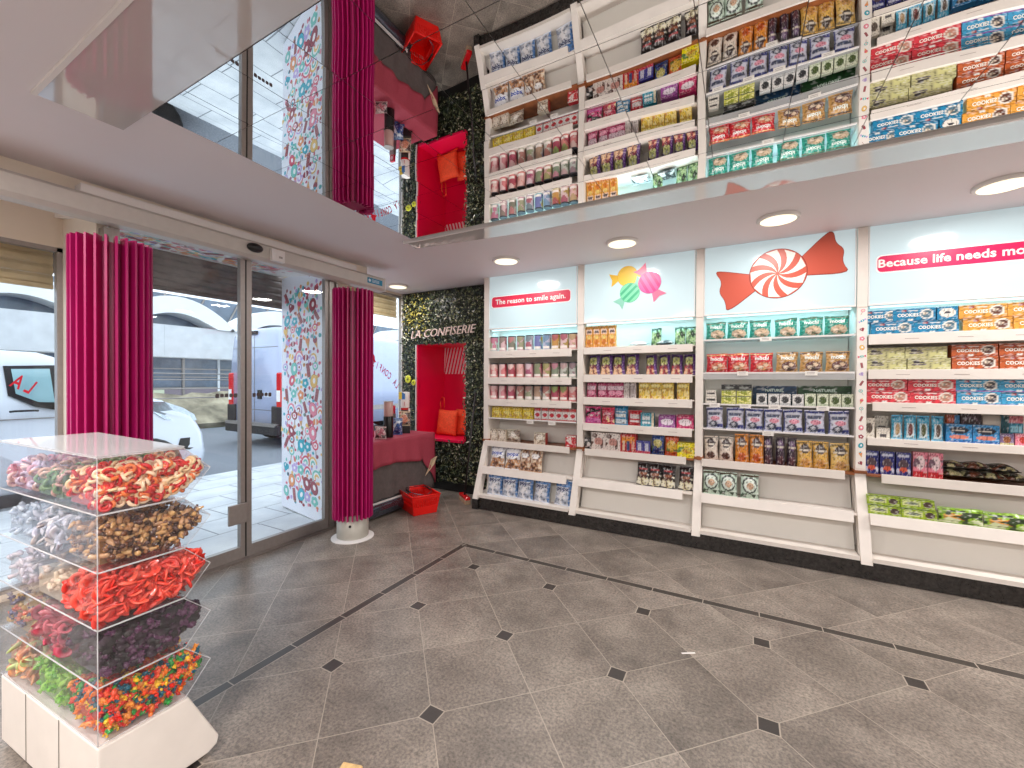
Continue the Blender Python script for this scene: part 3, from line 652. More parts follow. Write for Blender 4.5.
def grid_face(mb, surf, nu, nv, art, k=0, smooth=True, flip=False):
    i0 = len(mb.V)
    for j in range(nv+1):
        for i in range(nu+1): mb.V.append(tuple(surf(i/nu, j/nv)))
    cols = [[pick(art, min(.999, max(.001, i/nu)), min(.999, max(.001, j/nv))) for i in range(nu+1)] for j in range(nv+1)]
    if len(art) > 1: cols = [[detail(cols[j][i], i/nu, j/nv) for i in range(nu+1)] for j in range(nv+1)]
    for j in range(nv):
        for i in range(nu):
            q = [i0+j*(nu+1)+i, i0+j*(nu+1)+i+1, i0+(j+1)*(nu+1)+i+1, i0+(j+1)*(nu+1)+i]; c = [cols[j][i], cols[j][i+1], cols[j+1][i+1], cols[j+1][i]]
            if flip: q.reverse(); c.reverse()
            mb.F.append(tuple(q)); mb.C.append(tuple(c)); mb.K.append(k); mb.sm.append(smooth)
def detail(c, u, v, s_=1.0):                       # small print that covers every wrapper
    q = vnoise(u*17+3, v*19+5, 4.2)
    if q > .70: return tuple(x+(.78-x)*.45 for x in c)
    if q < .27: return tuple(x*.38 for x in c)
    return c
def fix_art(art):
    o = [lin(art[0])]
    for a in art[1:]: o.append(tuple(lin(q) if isinstance(q, tuple) else q for q in a))
    return o
def bag_mesh(w, h, d, art, texts=(), rng=None, gusset=False):
    mb = MB(); art = fix_art(art); rng = rng or random.Random(1); ph = rng.uniform(0, 6)
    def bulge(u, v):
        vv = max(0, min(1, (v-.05)/.9)) if not gusset else max(0, min(1, (v+.25)/1.2)); return (max(0, math.sin(PI*u))**.55)*(max(0, math.sin(PI*vv))**.6)
    def sf(u, v, o=0, s=1):
        bu = bulge(u, v); nar = 1-.07*math.sin(PI*max(0, min(1, v)))
        x = (u-.5)*w*nar; wr = .0022*math.sin(9*u+11*v+ph)*math.sin(PI*u)+.0018*math.sin(23*u+ph)*(abs(v-.5)*2)**2
        return Vector((x, -s*(d*.5*bu+.001+wr*s+o), v*h+.006*math.sin(5*u+ph)*max(0, v-.8)*5))
    grid_face(mb, lambda u, v: sf(u, v), 24, 28, art)
    back = [art[0]]
    grid_face(mb, lambda u, v: sf(u, v, 0, -1), 8, 10, back, flip=True)
    rim = tuple(min(1, q*1.25+.05) for q in art[0])
    for v0, v1 in ((-.005, .035), (.965, 1.005)):
        for k in range(16):
            u0, u1 = k/16, (k+1)/16; z = .0025*(k % 2)
            a0, a1, a2, a3 = [Vector(((u-.5)*w*.98, y, v*h)) for u, v, y in ((u0, v0, -.002-z), (u1, v0, -.0045+z), (u1, v1, -.0045+z), (u0, v1, -.002-z))]; mb.face([a0, a1, a2, a3], rim)
    for tx in texts:
        s_, u, v, hh, c = tx[:5]; wd = tx[5] if len(tx) > 5 else None
        add_text(mb, s_, None, (u-.5)*w, v*h, hh*h, lin(c), 0, wd*w if wd else None, .0012, bold=.03, surf=lambda a, b_, c_: sf(a/w+.5, b_/h, c_), rot=(tx[6] if len(tx) > 6 else 0))
    return mb
def box_mesh(w, h, d, art, texts=(), side=None, top=None, flap=False, nu=26, nv=18):
    mb = MB(); side = lin(side or art[0]); top = lin(top or art[0]); art = fix_art(art)
    mb.box(-w/2, w/2, -d/2+.0004, d/2, 0, h, [side, top, side, side, side, side])
    grid_face(mb, lambda u, v: Vector(((u-.5)*w, -d/2, v*h)), nu, nv, art, smooth=False)
    if flap: mb.box(-w*.48, w*.48, -d/2-.0012, -d/2-.0002, h-.004, h-.002, tuple(q*.5 for q in side))
    fr = Fr((0, -d/2, 0), (1, 0, 0), (0, 0, 1)); fr.n = Vector((0, -1, 0))
    for tx in texts:
        s_, u, v, hh, c = tx[:5]; wd = tx[5] if len(tx) > 5 else None
        add_text(mb, s_, fr, (u-.5)*w, v*h, hh*h, lin(c), 0, wd*w if wd else None, .0009, bold=.03, rot=(tx[6] if len(tx) > 6 else 0))
    return mb
def can_mesh(r, h, art, lid):
    mb = MB(); A = fix_art(art); n = 20; m_ = 12
    rs = [(r*.96, 0), (r, .004)]+[(r, .004+(h-.016)*j/m_) for j in range(1, m_+1)]+[(r*.97, h-.010), (r*1.02, h-.009), (r*1.02, h-.001), (r*.97, h)]
    i0 = len(mb.V)
    for rr, z in rs:
        for i in range(n): t = 2*PI*i/n; mb.V.append((-rr*math.sin(t), -rr*math.cos(t), z))
    for j in range(len(rs)-1):
        for i in range(n):
            u = ((i+.5)/n*2+.5) % 1; v = (j+.5)/len(rs)
            c = pick(A, u, v) if j < m_+1 else lin(lid); mb.F.append((i0+j*n+i, i0+(j+1)*n+i, i0+(j+1)*n+(i+1) % n, i0+j*n+(i+1) % n)); mb.C.append(c); mb.K.append(0); mb.sm.append(True)
    mb.face([mb.V[i0+i] for i in range(n)], lin(lid)); mb.face([mb.V[i0+(len(rs)-1)*n+i] for i in range(n-1, -1, -1)], lin(lid))
    return mb
ORD = ['first', 'second', 'third', 'fourth', 'fifth', 'sixth', 'seventh', 'eighth', 'ninth', 'tenth', 'eleventh']
CACHE = {}
def series(bay, shelf, kind, desc, cat, name, spans, ytop, art, texts=(), z=None, Y=3.685, depth=None, mat=None, variants=None, lift=0, lean=0, tilt=.03, side=None, h=None, gusset=False, behind='', lid=(60, 60, 66), col_of=None):
    """Rows of one product: spans are left/right picture measures of each item, turned into metres on the shelf front."""
    shelfz = {'top': lambda: SH[bay][0][0], 'second': lambda: SH[bay][1][0], 'third': lambda: SH[bay][2][0], 'fourth': lambda: SH[bay][3][0], 'middle': lambda: MIDZ, 'sloping': lambda: .352, 'bottom': lambda: .142}[shelf]()
    up = 0
    if shelf in ('top', 'second', 'third', 'fourth'):
        q = SH[bay][['top', 'second', 'third', 'fourth'].index(shelf)]; up = (q[1]-.006-q[0]) if q[2] == 'lip' else 0
    elif shelf == 'middle': up = .03; shelfz = MIDZ-.03
    elif shelf == 'sloping': up = .045; lift += .0
    z0 = (shelfz if z is None else z)+.001+up
    if h and z is None: h = None if (bay > 0 and spans[-1][1]-spans[0][0] < 62) else h-up
    if shelf == 'sloping' : Y = slant(.352)+.05 if Y == 3.685 else Y; lean = lean or .16
    if shelf == 'bottom': Y = 3.515 if Y == 3.685 else Y; lean = lean or .16
    X = [(at(a, 400, Y).x, at(b, 400, Y).x) for a, b in spans]; w = sorted(q[1]-q[0] for q in X)[len(X)//2]*.985
    mx_ = (spans[0][0]+spans[-1][1])/2; hh = h or (at(mx_, ytop, Y).z-z0)
    d = depth or (.05 if kind == 'bag' else w*.5)
    rng = random.Random(hash_(desc+shelf+str(bay)))
    n = len(spans); grp = '%s on the %s shelf of the %s' % (desc, shelf, BAY[bay])
    nvar = 3 if kind == 'bag' else 1
    protos = {}
    for i in range(n):
        v = (i % nvar, i if variants else 0)
        if v not in protos:
            a_ = variants[i] if variants else art; tt = texts
            if kind == 'bag': mb = bag_mesh(w, hh, d, a_, tt, random.Random(i+5), gusset)
            elif kind == 'can': mb = can_mesh(w/2*.97, hh, a_, lid)
            else: mb = box_mesh(w, hh, d, a_, tt, side)
            o = mb.obj(name, mat or ('film' if kind == 'bag' else 'card')); protos[v] = o
            if kind in ('bag', 'can'): weld(o)
        else:
            o = protos[v].copy(); COL.objects.link(o)
        cx = (X[i][0]+X[i][1])/2
        yy = Y+d/2*math.cos(lean)+rng.uniform(0, .006)
        o.location = (cx, yy, z0+(abs(math.sin(lean))*d*.5 if kind != 'bag' else 0)+lift); o.rotation_euler = (-lean, rng.uniform(-1, 1)*(tilt*.9 if kind == 'bag' else 0), rng.uniform(-1, 1)*(tilt*4 if kind == 'bag' else tilt if kind != 'box' else tilt*.5))
        pos = ('%s from left, ' % ORD[i]) if n > 1 else ''
        dd = col_of[i]+' '+desc if col_of else desc
        tag(o, '%s, %s%s%s shelf, %s' % (dd, behind, pos, shelf, BAY[bay]), cat, grp if n > 1 else None)
def hash_(s):
    h = 7
    for ch in s: h = (h*31+ord(ch)) % 1000003
    return h
def ev(a, b, n, gap=0): return [(a+(b-a)*i/n+gap/2, a+(b-a)*(i+1)/n-gap/2) for i in range(n)]
# ---- leftmost bay
def canart(c1, c2, c3, seed):
    c1, c2, c3 = [tuple(int(x*.72+.28*(sum(c)/3)*1.0) for x in c) for c in (c1, c2, c3)]
    return _canart(c1, c2, c3, seed)
def _canart(c1, c2, c3, seed): return [c1, ('r', 0, .86, 1, 1, (238, 230, 226)), ('n', 1.6, seed, .1, .84, c2, c3), ('e', .5, .62, .3, .16, c3), ('r', .15, .12, .85, .2, (240, 232, 228))]
K = [(206, 176, 178), (226, 120, 116), (120, 170, 150)]
rowA = [((196, 206, 206), (150, 180, 110), (214, 120, 150)), ((222, 180, 186), (190, 110, 120), (150, 130, 120)), ((190, 190, 180), (130, 130, 110), (200, 120, 120)), ((216, 160, 180), (190, 90, 120), (160, 160, 120)), ((196, 180, 200), (190, 90, 110), (120, 140, 150)), ((150, 200, 210), (220, 190, 70), (110, 120, 190)), ((180, 180, 214), (200, 90, 100), (110, 150, 190)), ((226, 206, 150), (214, 150, 60), (190, 90, 90)), ((226, 190, 190), (190, 160, 70), (190, 90, 110)), ((236, 180, 176), (214, 90, 90), (200, 160, 110))]
rowB = [((236, 140, 140), (206, 70, 90), (240, 200, 190)), ((240, 120, 124), (214, 60, 80), (240, 190, 190)), ((240, 130, 126), (200, 70, 90), (240, 200, 190)), ((238, 140, 130), (206, 90, 90), (240, 180, 170)), ((226, 150, 166), (190, 80, 120), (220, 190, 200)), ((224, 140, 150), (190, 90, 120), (140, 150, 110)), ((226, 160, 150), (196, 110, 120), (170, 160, 90)), ((196, 200, 180), (130, 150, 120), (200, 120, 140)), ((190, 194, 182), (130, 140, 120), (190, 150, 150)), ((184, 190, 182), (120, 150, 130), (150, 120, 130))]
rowC = [((236, 140, 146), (204, 60, 90), (240, 190, 190)), ((226, 130, 140), (190, 60, 90), (236, 190, 190)), ((230, 136, 134), (200, 70, 100), (236, 180, 180)), ((206, 204, 184), (150, 170, 110), (190, 120, 110)), ((206, 204, 190), (150, 160, 120), (190, 140, 130)), ((202, 200, 196), (130, 120, 150), (190, 150, 120)), ((206, 206, 190), (150, 160, 110), (200, 120, 110)), ((230, 130, 136), (190, 60, 90), (150, 180, 90)), ((236, 130, 120), (204, 70, 90), (150, 160, 80)), ((230, 120, 120), (190, 60, 80), (220, 180, 170))]
for sh, row, yt in (('top', rowA, 336.5), ('second', rowB, 363), ('third', rowC, 385.2)):
    series(0, sh, 'can', 'pastel printed crisp tube', 'can', 'crisp_tube', ev(488.6, 576.6, 10, .9), {'top': 331, 'second': 360.5, 'third': 384}[sh], None, variants=[canart(a, b_, c_, k) for k, (a, b_, c_) in enumerate(row)], h={'top': .212, 'second': .205, 'third': .205}[sh], Y=3.68)
series(0, 'fourth', 'box', 'bright yellow sweet carton', 'box', 'sweet_carton', [(492, 501.6), (502, 511.6), (512, 522), (522.5, 532.7)], 404, [(240, 214, 60), ('r', 0, .82, 1, 1, (206, 176, 60)), ('e', .5, .45, .32, .2, (250, 236, 140)), ('n', 3, 2, .1, .5, (206, 170, 70))], h=.115)
series(0, 'fourth', 'box', 'white and red sweet carton', 'box', 'sweet_carton', [(533.5, 541), (541.3, 548), (548.5, 555), (555.4, 562), (562.5, 569), (569.3, 576)], 407, [(244, 238, 236), ('r', 0, .74, 1, 1, (196, 44, 46)), ('e', .5, .42, .36, .16, (204, 40, 56)), ('r', 0, 0, 1, .1, (214, 60, 60))], h=.115)
series(0, 'middle', 'box', 'cream patterned sweet box', 'box', 'sweet_box', [(490, 497.5), (498, 505.5)], 425, [(222, 212, 194), ('n', 3.5, 1, .05, .95, (150, 130, 110)), ('e', .5, .5, .3, .3, (236, 228, 214))], h=.15)
series(0, 'middle', 'bag', 'floppy cream printed sweet bag', 'bag', 'sweet_bag', [(505, 519.5)], 425, [(206, 196, 176), ('n', 4, 2, .05, .95, (140, 120, 104), (236, 230, 220))], depth=.07, h=.155)
series(0, 'middle', 'box', 'beige sweet box with red side', 'box', 'sweet_box', [(534, 545.5)], 428, [(226, 216, 196), ('n', 4, 3, .1, .9, (170, 150, 130)), ('e', .5, .6, .28, .2, (240, 234, 222))], side=(180, 60, 50), h=.145)
series(0, 'middle', 'box', 'red and white sweet box', 'box', 'sweet_box', [(565.5, 576)], 430, [(206, 50, 60), ('n', 3.5, 4, .1, .9, (240, 220, 216)), ('r', 0, .85, 1, 1, (236, 214, 206))], h=.14)
pop = lambda base, nuts: [base, ('r', 0, .0, 1, .45, nuts), ('n', 4, 1, .0, .5, (236, 226, 214), (120, 80, 60)), ('e', .5, .68, .42, .2, (240, 240, 244)), ('r', 0, .93, 1, 1, (120, 140, 180))]
series(0, 'sloping', 'bag', 'nut snack bag lettered popz', 'bag', 'snack_bag', [(488, 503.5), (504, 519)], 447, pop((214, 214, 220), (204, 150, 104)), [('popz', .5, .68, .22, (30, 70, 170), .72)], depth=.07)
series(0, 'sloping', 'bag', 'brown mixed nut bag', 'bag', 'snack_bag', [(517, 530), (528, 540)], 450, [(176, 130, 96), ('n', 5, 1, .0, 1, (226, 204, 176), (96, 60, 44)), ('e', .5, .7, .3, .12, (230, 226, 224))], depth=.07)
series(0, 'bottom', 'bag', 'blue and white snack bag lettered popz', 'bag', 'snack_bag', [(486, 501), (501, 516.5), (516, 532), (532, 549), (553.5, 570)], 478, [(206, 212, 224), ('r', 0, .72, 1, 1, (44, 112, 180)), ('n', 4.5, 2, .02, .5, (150, 160, 180), (240, 240, 244)), ('r', .85, 0, 1, 1, (70, 120, 180))], [('popz', .5, .66, .2, (20, 40, 96), .72)], depth=.065, h=.228)
# ---- second bay
series(1, 'top', 'box', 'orange wafer carton with eagle-black mark', 'box', 'wafer_carton', [(585, 592), (592.3, 599.5), (599.8, 607), (607.4, 615.5)], 326, [(226, 160, 60), ('r', .1, .62, .9, .84, (236, 206, 190)), ('e', .5, .74, .3, .07, (70, 40, 40)), ('e', .5, .5, .3, .08, (240, 210, 120)), ('e', .5, .28, .32, .13, (206, 120, 40)), ('r', 0, 0, 1, .08, (196, 120, 40))], h=.20)
def lying(bay, x0p, x1p, Y, z, art, label, texts=(), dpt=.12, group=None, flat_h=.022, rot=0, name='sweet_packet'):
    xa, xb = at(x0p, 400, Y).x, at(x1p, 400, Y).x
    o = bag_mesh(xb-xa, dpt, flat_h*2, art, texts, random.Random(3)).obj(name, 'film'); weld(o)
    o.rotation_euler = (-PI/2+.12, 0, rot); o.location = ((xa+xb)/2, Y+.005, z+flat_h+.002)
    tag(o, label, 'packet', group); return o
lying(1, 628, 646, 3.69, 1.577, [(222, 224, 226), ('n', 3, 1, .1, .9, (50, 50, 56))], 'silver and black packet lying flat on the top shelf, second bay', dpt=.13)
lying(1, 655, 672, 3.69, 1.577, [(60, 60, 60), ('n', 3, 2, .1, .9, (206, 206, 200))], 'black and grey packet lying before the green bag, top shelf, second bay', dpt=.13)
grn = [(66, 104, 60), ('r', 0, .0, 1, 1, (96, 140, 84)), ('n', 4, 3, .05, .92, (176, 206, 150), (40, 60, 40)), ('r', 0, .9, 1, 1, (40, 60, 44))]
series(1, 'top', 'bag', 'dark green leafy print snack bag', 'bag', 'snack_bag', [(649, 661.5), (673.5, 684.5), (684.8, 695.5)], 327.5, grn, h=.185, Y=3.73)
pur = lambda low: [(44, 24, 60), ('r', .0, .0, .75, .45, low), ('e', .45, .68, .36, .2, (196, 200, 120)), ('n', 6, 9, .52, .84, (110, 120, 60)), ('n', 4, 2, .05, .5, (240, 200, 160), (120, 40, 60)), ('r', .78, .0, 1, 1, (90, 30, 130)), ('r', 0, .92, 1, 1, (70, 30, 110))]
series(1, 'second', 'bag', 'purple snack bag with orange-white chips', 'bag', 'snack_bag', [(587.5, 599.5), (600, 611.5), (612.5, 624), (625, 638)], 354.5, pur((236, 190, 150)), [('YUM', .42, .7, .16, (90, 110, 40), .5)] if False else (), h=.185)
series(1, 'second', 'bag', 'purple-black snack bag with red-pink chips', 'bag', 'snack_bag', [(645, 657), (658.5, 670), (671, 681.5), (683, 695)], 354.5, pur((200, 80, 90)), h=.185)
series(1, 'third', 'bag', 'magenta and white sweet bag', 'bag', 'sweet_bag', [(585.5, 596), (596, 607), (607, 616), (615, 622)], 381.5, [(176, 40, 100), ('r', .05, .5, .95, .74, (226, 200, 214)), ('e', .5, .3, .34, .16, (236, 160, 190)), ('r', 0, .9, 1, 1, (120, 20, 70))], h=.155)
series(1, 'third', 'box', 'empty clear sweet display box', 'box', 'display_box', [(623.5, 636)], 382, [(196, 186, 184), ('r', .45, 0, .55, 1, (110, 96, 96)), ('r', .6, .1, .9, .8, (170, 160, 160))], h=.15)
series(1, 'third', 'box', 'yellow sweet pouch box', 'box', 'sweet_box', [(639, 649.5), (650, 661.5), (662, 673.5), (676.5, 689.5)], 382.5, [(232, 200, 70), ('e', .5, .78, .4, .12, (240, 226, 130)), ('n', 3.5, 3, .05, .6, (240, 220, 140), (196, 140, 60)), ('r', .1, .6, .9, .68, (196, 160, 60))], h=.15)
series(1, 'fourth', 'bag', 'pink and black round sweet bag', 'bag', 'sweet_bag', [(584, 600)], 407, [(214, 60, 130), ('n', 3, 1, .45, .95, (20, 20, 20), (240, 220, 226)), ('r', 0, 0, 1, .35, (206, 90, 170))], depth=.08, h=.15)
series(1, 'fourth', 'bag', 'crimson-pink sweet bag', 'bag', 'sweet_bag', [(600, 614)], 408, [(216, 50, 90), ('e', .5, .5, .36, .25, (236, 180, 190)), ('n', 3, 5, .1, .6, (240, 220, 160), (180, 30, 60))], depth=.08, h=.15)
series(1, 'fourth', 'bag', 'sky-blue and white sweet bag', 'bag', 'sweet_bag', [(613.5, 627.5)], 406, [(36, 140, 190), ('r', .05, .4, .9, .6, (232, 238, 240)), ('r', .05, .05, .9, .3, (206, 220, 230)), ('r', .1, .66, .9, .74, (226, 238, 244))], depth=.08, h=.16)
series(1, 'fourth', 'bag', 'red and white sweet bag', 'bag', 'sweet_bag', [(627, 641)], 411, [(204, 40, 56), ('r', .15, .5, .85, .78, (236, 226, 226)), ('r', .15, .25, .85, .38, (236, 226, 226))], depth=.08, h=.135)
series(1, 'fourth', 'box', 'teal sweet carton', 'box', 'sweet_carton', [(640.5, 654)], 413, [(44, 150, 176), ('r', .15, .5, .7, .75, (226, 236, 240)), ('r', .15, .2, .7, .38, (226, 236, 240)), ('r', .82, 0, 1, 1, (222, 210, 180))], h=.12)
series(1, 'fourth', 'box', 'wide purple sweet tray', 'box', 'sweet_tray', [(658.5, 675.5)], 415, [(160, 80, 160), ('e', .5, .45, .38, .26, (240, 230, 244)), ('r', 0, .85, 1, 1, (140, 50, 130))], h=.105)
series(1, 'fourth', 'box', 'wide crimson sweet tray', 'box', 'sweet_tray', [(676.5, 694)], 415, [(206, 40, 110), ('e', .5, .45, .38, .26, (244, 232, 240)), ('r', 0, .85, 1, 1, (170, 20, 80))], h=.105)
series(1, 'middle', 'bag', 'small black and white packet', 'packet', 'sweet_packet', [(581.5, 591)], 438, [(40, 36, 38), ('n', 3, 3, .05, .9, (220, 216, 216))], h=.10, depth=.04)
series(1, 'middle', 'box', 'white cow-spotted sweet carton', 'box', 'sweet_carton', [(591.5, 606), (606.5, 620)], 433, [(236, 228, 222), ('n', 2.4, 5, .0, 1, (90, 56, 46)), ('e', .5, .5, .3, .22, (206, 150, 140))], h=.155)
series(1, 'middle', 'box', 'red chocolate carton with three orange bars', 'box', 'chocolate_carton', [(620.5, 636.5)], 433, [(196, 30, 36), ('r', .1, .5, .9, .8, (236, 150, 50)), ('r', .12, .1, .28, .6, (232, 200, 170)), ('r', .42, .1, .58, .6, (70, 90, 140)), ('r', .72, .1, .88, .6, (232, 170, 150)), ('r', 0, .9, 1, 1, (150, 20, 30))], h=.165)
series(1, 'middle', 'box', 'little blue and pink sweet box', 'box', 'sweet_box', [(636.5, 643), (643.5, 650.5)], 441, [(70, 70, 170), ('r', .25, .2, .75, .8, (214, 220, 240)), ('r', .0, .0, 1, .2, (216, 60, 90))], h=.10)
series(1, 'middle', 'bag', 'round-topped blue sweet bag', 'bag', 'sweet_bag', [(651, 664)], 436, [(44, 84, 160), ('e', .5, .6, .36, .22, (214, 206, 120)), ('n', 3.5, 1, .05, .45, (150, 180, 130), (30, 50, 120))], h=.15, depth=.06)
series(1, 'middle', 'bag', 'orange and yellow sweet bag', 'bag', 'sweet_bag', [(664.5, 679)], 435, [(222, 92, 50), ('e', .5, .45, .4, .28, (240, 200, 80)), ('n', 3.5, 2, .2, .6, (120, 130, 60)), ('r', 0, .9, 1, 1, (190, 40, 40))], h=.165, depth=.06)
series(1, 'middle', 'box', 'bright yellow landscape sweet box', 'box', 'sweet_box', [(677.5, 695.5)], 443, [(240, 226, 20), ('e', .5, .5, .32, .26, (210, 190, 70)), ('n', 3, 1, .3, .7, (90, 130, 60), (200, 140, 40))], h=.125, Y=3.66)
blk = [(34, 22, 22), ('r', .2, .68, .8, .76, (150, 40, 44)), ('e', .5, .22, .42, .24, (226, 220, 180)), ('n', 4, 2, .05, .5, (240, 236, 214), (90, 50, 40)), ('r', .2, .5, .8, .58, (150, 90, 60))]
series(1, 'sloping', 'bag', 'black snack bag with cream base', 'bag', 'snack_bag', [(637.5, 648), (647.5, 662), (661, 674.5), (677.5, 694)], 466, blk, depth=.07, h=.195)
# ---- third bay
moc = lambda base, food, dark: [base, ('r', 0, .92, 1, 1, dark), ('e', .58, .3, .36, .24, food), ('e', .45, .24, .14, .1, (244, 224, 200)), ('e', .68, .38, .12, .1, (236, 210, 180)), ('e', .6, .18, .1, .06, dark)]
T_ = [('mochi', .5, .72, .26, (240, 250, 246), .62)]
series(2, 'top', 'bag', 'teal pouch lettered mochi', 'pouch', 'mochi_pouch', [(705.5, 725), (726, 747.5), (748.5, 771), (774, 797.5), (799, 823), (825, 848)], 319.5, moc((44, 160, 142), (206, 180, 150), (120, 130, 100)), T_, h=.135, Y=3.67)
series(2, 'second', 'bag', 'red pouch lettered mochi', 'pouch', 'mochi_pouch', [(705.5, 727.5), (728, 748), (749, 774)], 353, moc((204, 28, 44), (216, 120, 90), (226, 170, 110)), T_, h=.145, Y=3.67)
series(2, 'second', 'bag', 'golden brown pouch lettered mochi', 'pouch', 'mochi_pouch', [(775.5, 798), (799, 823.5), (825, 850.5)], 352, moc((196, 150, 88), (110, 70, 70), (80, 60, 50)), T_, h=.145, Y=3.67)
series(2, 'third', 'box', 'small white label box', 'box', 'sweet_box', [(705.5, 716.5)], 396, [(228, 222, 212), ('r', .1, .35, .9, .65, (60, 56, 56)), ('r', 0, .9, 1, 1, (196, 190, 180))], h=.055)
series(2, 'third', 'box', 'small white label box stacked above its twin', 'box', 'sweet_box', [(706, 716)], 390, [(228, 222, 212), ('r', .1, .3, .9, .6, (60, 56, 56))], h=.05, z=SH[2][2][0]+.057)
yel = [(196, 196, 80), ('e', .5, .5, .3, .3, (226, 222, 130)), ('n', 3, 4, .1, .9, (150, 160, 50), (230, 226, 150)), ('r', 0, .9, 1, 1, (40, 50, 40))]
series(2, 'third', 'box', 'lime-yellow confectionery box, lower row', 'box', 'sweet_box', [(721.5, 735.5), (736.5, 751.5)], 396, yel, h=.052)
series(2, 'third', 'box', 'lime-yellow confectionery box, upper row', 'box', 'sweet_box', [(721.5, 735.5), (736.5, 751.5)], 388, yel, h=.055, z=SH[2][2][0]+.054)
series(2, 'third', 'box', 'black display topper of the lime-yellow boxes', 'box', 'display_topper', [(721, 752)], 381, [(26, 30, 30), ('r', .12, .2, .4, .6, (150, 156, 150)), ('r', .6, .2, .88, .6, (150, 156, 150))], h=.04, z=SH[2][2][0]+.112, depth=.05)
for nm, a, b_, c1 in (('dark blue', 752.5, 797, (20, 62, 96)), ('dark green', 797.5, 853.5, (26, 72, 34))):
    series(2, 'third', 'box', '%s backing carton lettered naturel' % nm, 'box', 'display_carton', [(a, b_)], 386, [c1, ('r', 0, 0, 1, .3, tuple(int(q*.6) for q in c1))], [('NATUREL', .5, .76, .2, (206, 226, 214), .42)], h=.135, Y=3.78, depth=.04)
series(2, 'third', 'box', 'small silver-white chocolate bar box', 'box', 'chocolate_box', [(756.5, 767), (768.5, 779), (780, 790.5), (792.5, 804)], 394, [(222, 220, 218), ('e', .5, .5, .34, .3, (50, 50, 54)), ('r', 0, 0, 1, .2, (190, 190, 190))], h=.068)
series(2, 'third', 'box', 'small green-white chocolate bar box', 'box', 'chocolate_box', [(805, 816), (817, 829), (830, 841), (842, 853.5)], 394, [(216, 222, 196), ('e', .5, .5, .34, .3, (70, 90, 40)), ('r', 0, 0, 1, .2, (190, 200, 170))], h=.068, Y=3.685)
series(2, 'fourth', 'bag', 'blue and white marshmallow bag', 'bag', 'sweet_bag', [(705.5, 724.5), (727, 743.5), (745, 763), (763.5, 783), (784, 803.5), (804.5, 827), (829, 851)], 410, [(206, 208, 226), ('r', 0, .86, 1, 1, (40, 50, 120)), ('r', .15, .62, .8, .76, (70, 80, 110)), ('e', .55, .48, .3, .1, (226, 150, 170)), ('e', .42, .2, .26, .16, (60, 66, 90)), ('e', .42, .22, .14, .08, (206, 210, 220)), ('e', .85, .1, .22, .14, (50, 60, 140)), ('r', 0, 0, .08, 1, (60, 70, 130))], h=.165, Y=3.67)
cof = lambda base, win, foot: [base, ('e', .5, .72, .3, .18, win), ('r', .1, .62, .9, .68, (236, 226, 210)), ('e', .5, .2, .3, .15, foot), ('r', 0, .92, 1, 1, tuple(int(q*.7) for q in base))]
series(2, 'middle', 'bag', 'cream pouch with dark oval window', 'pouch', 'sweet_pouch', [(705.5, 718), (719, 734)], 437, cof((226, 214, 200), (60, 40, 40), (90, 60, 50)), gusset=True, h=.20, depth=.06)
series(2, 'middle', 'bag', 'orange pouch with dark oval window', 'pouch', 'sweet_pouch', [(735.5, 750), (751, 764)], 435, cof((222, 140, 44), (80, 50, 50), (196, 90, 40)), gusset=True, h=.215, depth=.06)
series(2, 'middle', 'bag', 'dark purple-brown pouch', 'pouch', 'sweet_pouch', [(764.5, 774), (774.5, 788), (788, 797)], 438, cof((54, 32, 52), (110, 80, 120), (90, 50, 60)), gusset=True, h=.195, depth=.06)
series(2, 'middle', 'bag', 'yellow-gold pouch with dark oval window', 'pouch', 'sweet_pouch', [(798, 814.5), (815.5, 829.5)], 442, cof((222, 176, 84), (70, 50, 40), (206, 150, 80)), gusset=True, h=.19, depth=.06)
series(2, 'middle', 'bag', 'pale gold pouch with dark oval window', 'pouch', 'sweet_pouch', [(831.5, 852)], 444, cof((226, 190, 110), (60, 44, 40), (196, 150, 90)), gusset=True, h=.19, depth=.06)
series(2, 'sloping', 'bag', 'grey-green bag with big round label', 'bag', 'snack_bag', [(704.5, 719.5), (720, 738.5), (741, 760.5)], 474, [(186, 206, 190), ('e', .5, .55, .42, .34, (50, 60, 56)), ('e', .5, .55, .34, .27, (214, 226, 214)), ('e', .52, .52, .2, .14, (196, 160, 130)), ('r', 0, .9, 1, 1, (90, 70, 50)), ('n', 4, 2, 0, .18, (60, 80, 60))], h=.215, depth=.07, Y=3.575)
# ---- rightmost bay
def cookie(c1, c2, dk): return [c1, ('r', 0, 0, 1, .1, c2), ('e', .8, .52, .16, .4, (232, 226, 216)), ('e', .8, .52, .12, .3, dk), ('e', .76, .58, .05, .14, (236, 220, 200)), ('r', .2, .76, .34, .92, (150, 30, 40)), ('r', .36, .78, .6, .86, (236, 232, 226)), ('e', .42, .12, .06, .1, (226, 226, 220))]
CT = [('COOKIES', .36, .48, .36, (250, 246, 236), .5)]
z1 = SH[3][0][0]; hb = .083
cy = cookie((10, 130, 176), (6, 96, 140), (70, 110, 130)); og = cookie((226, 160, 66), (206, 130, 40), (96, 52, 36)); br = cookie((190, 92, 44), (150, 60, 30), (80, 40, 30)); rd = cookie((214, 56, 70), (190, 30, 50), (190, 130, 110)); bl = cookie((60, 156, 200), (140, 80, 160), (60, 60, 70))
def cookrow(shelf, z, a, b_, desc, art, h=hb, texts=CT): series(3, shelf, 'box', desc, 'box', 'cookie_box', [(p, q) for p, q in zip(a, b_)], 300, art, texts, z=z, h=h+(.0001), depth=.06, Y=3.665, tilt=.01)
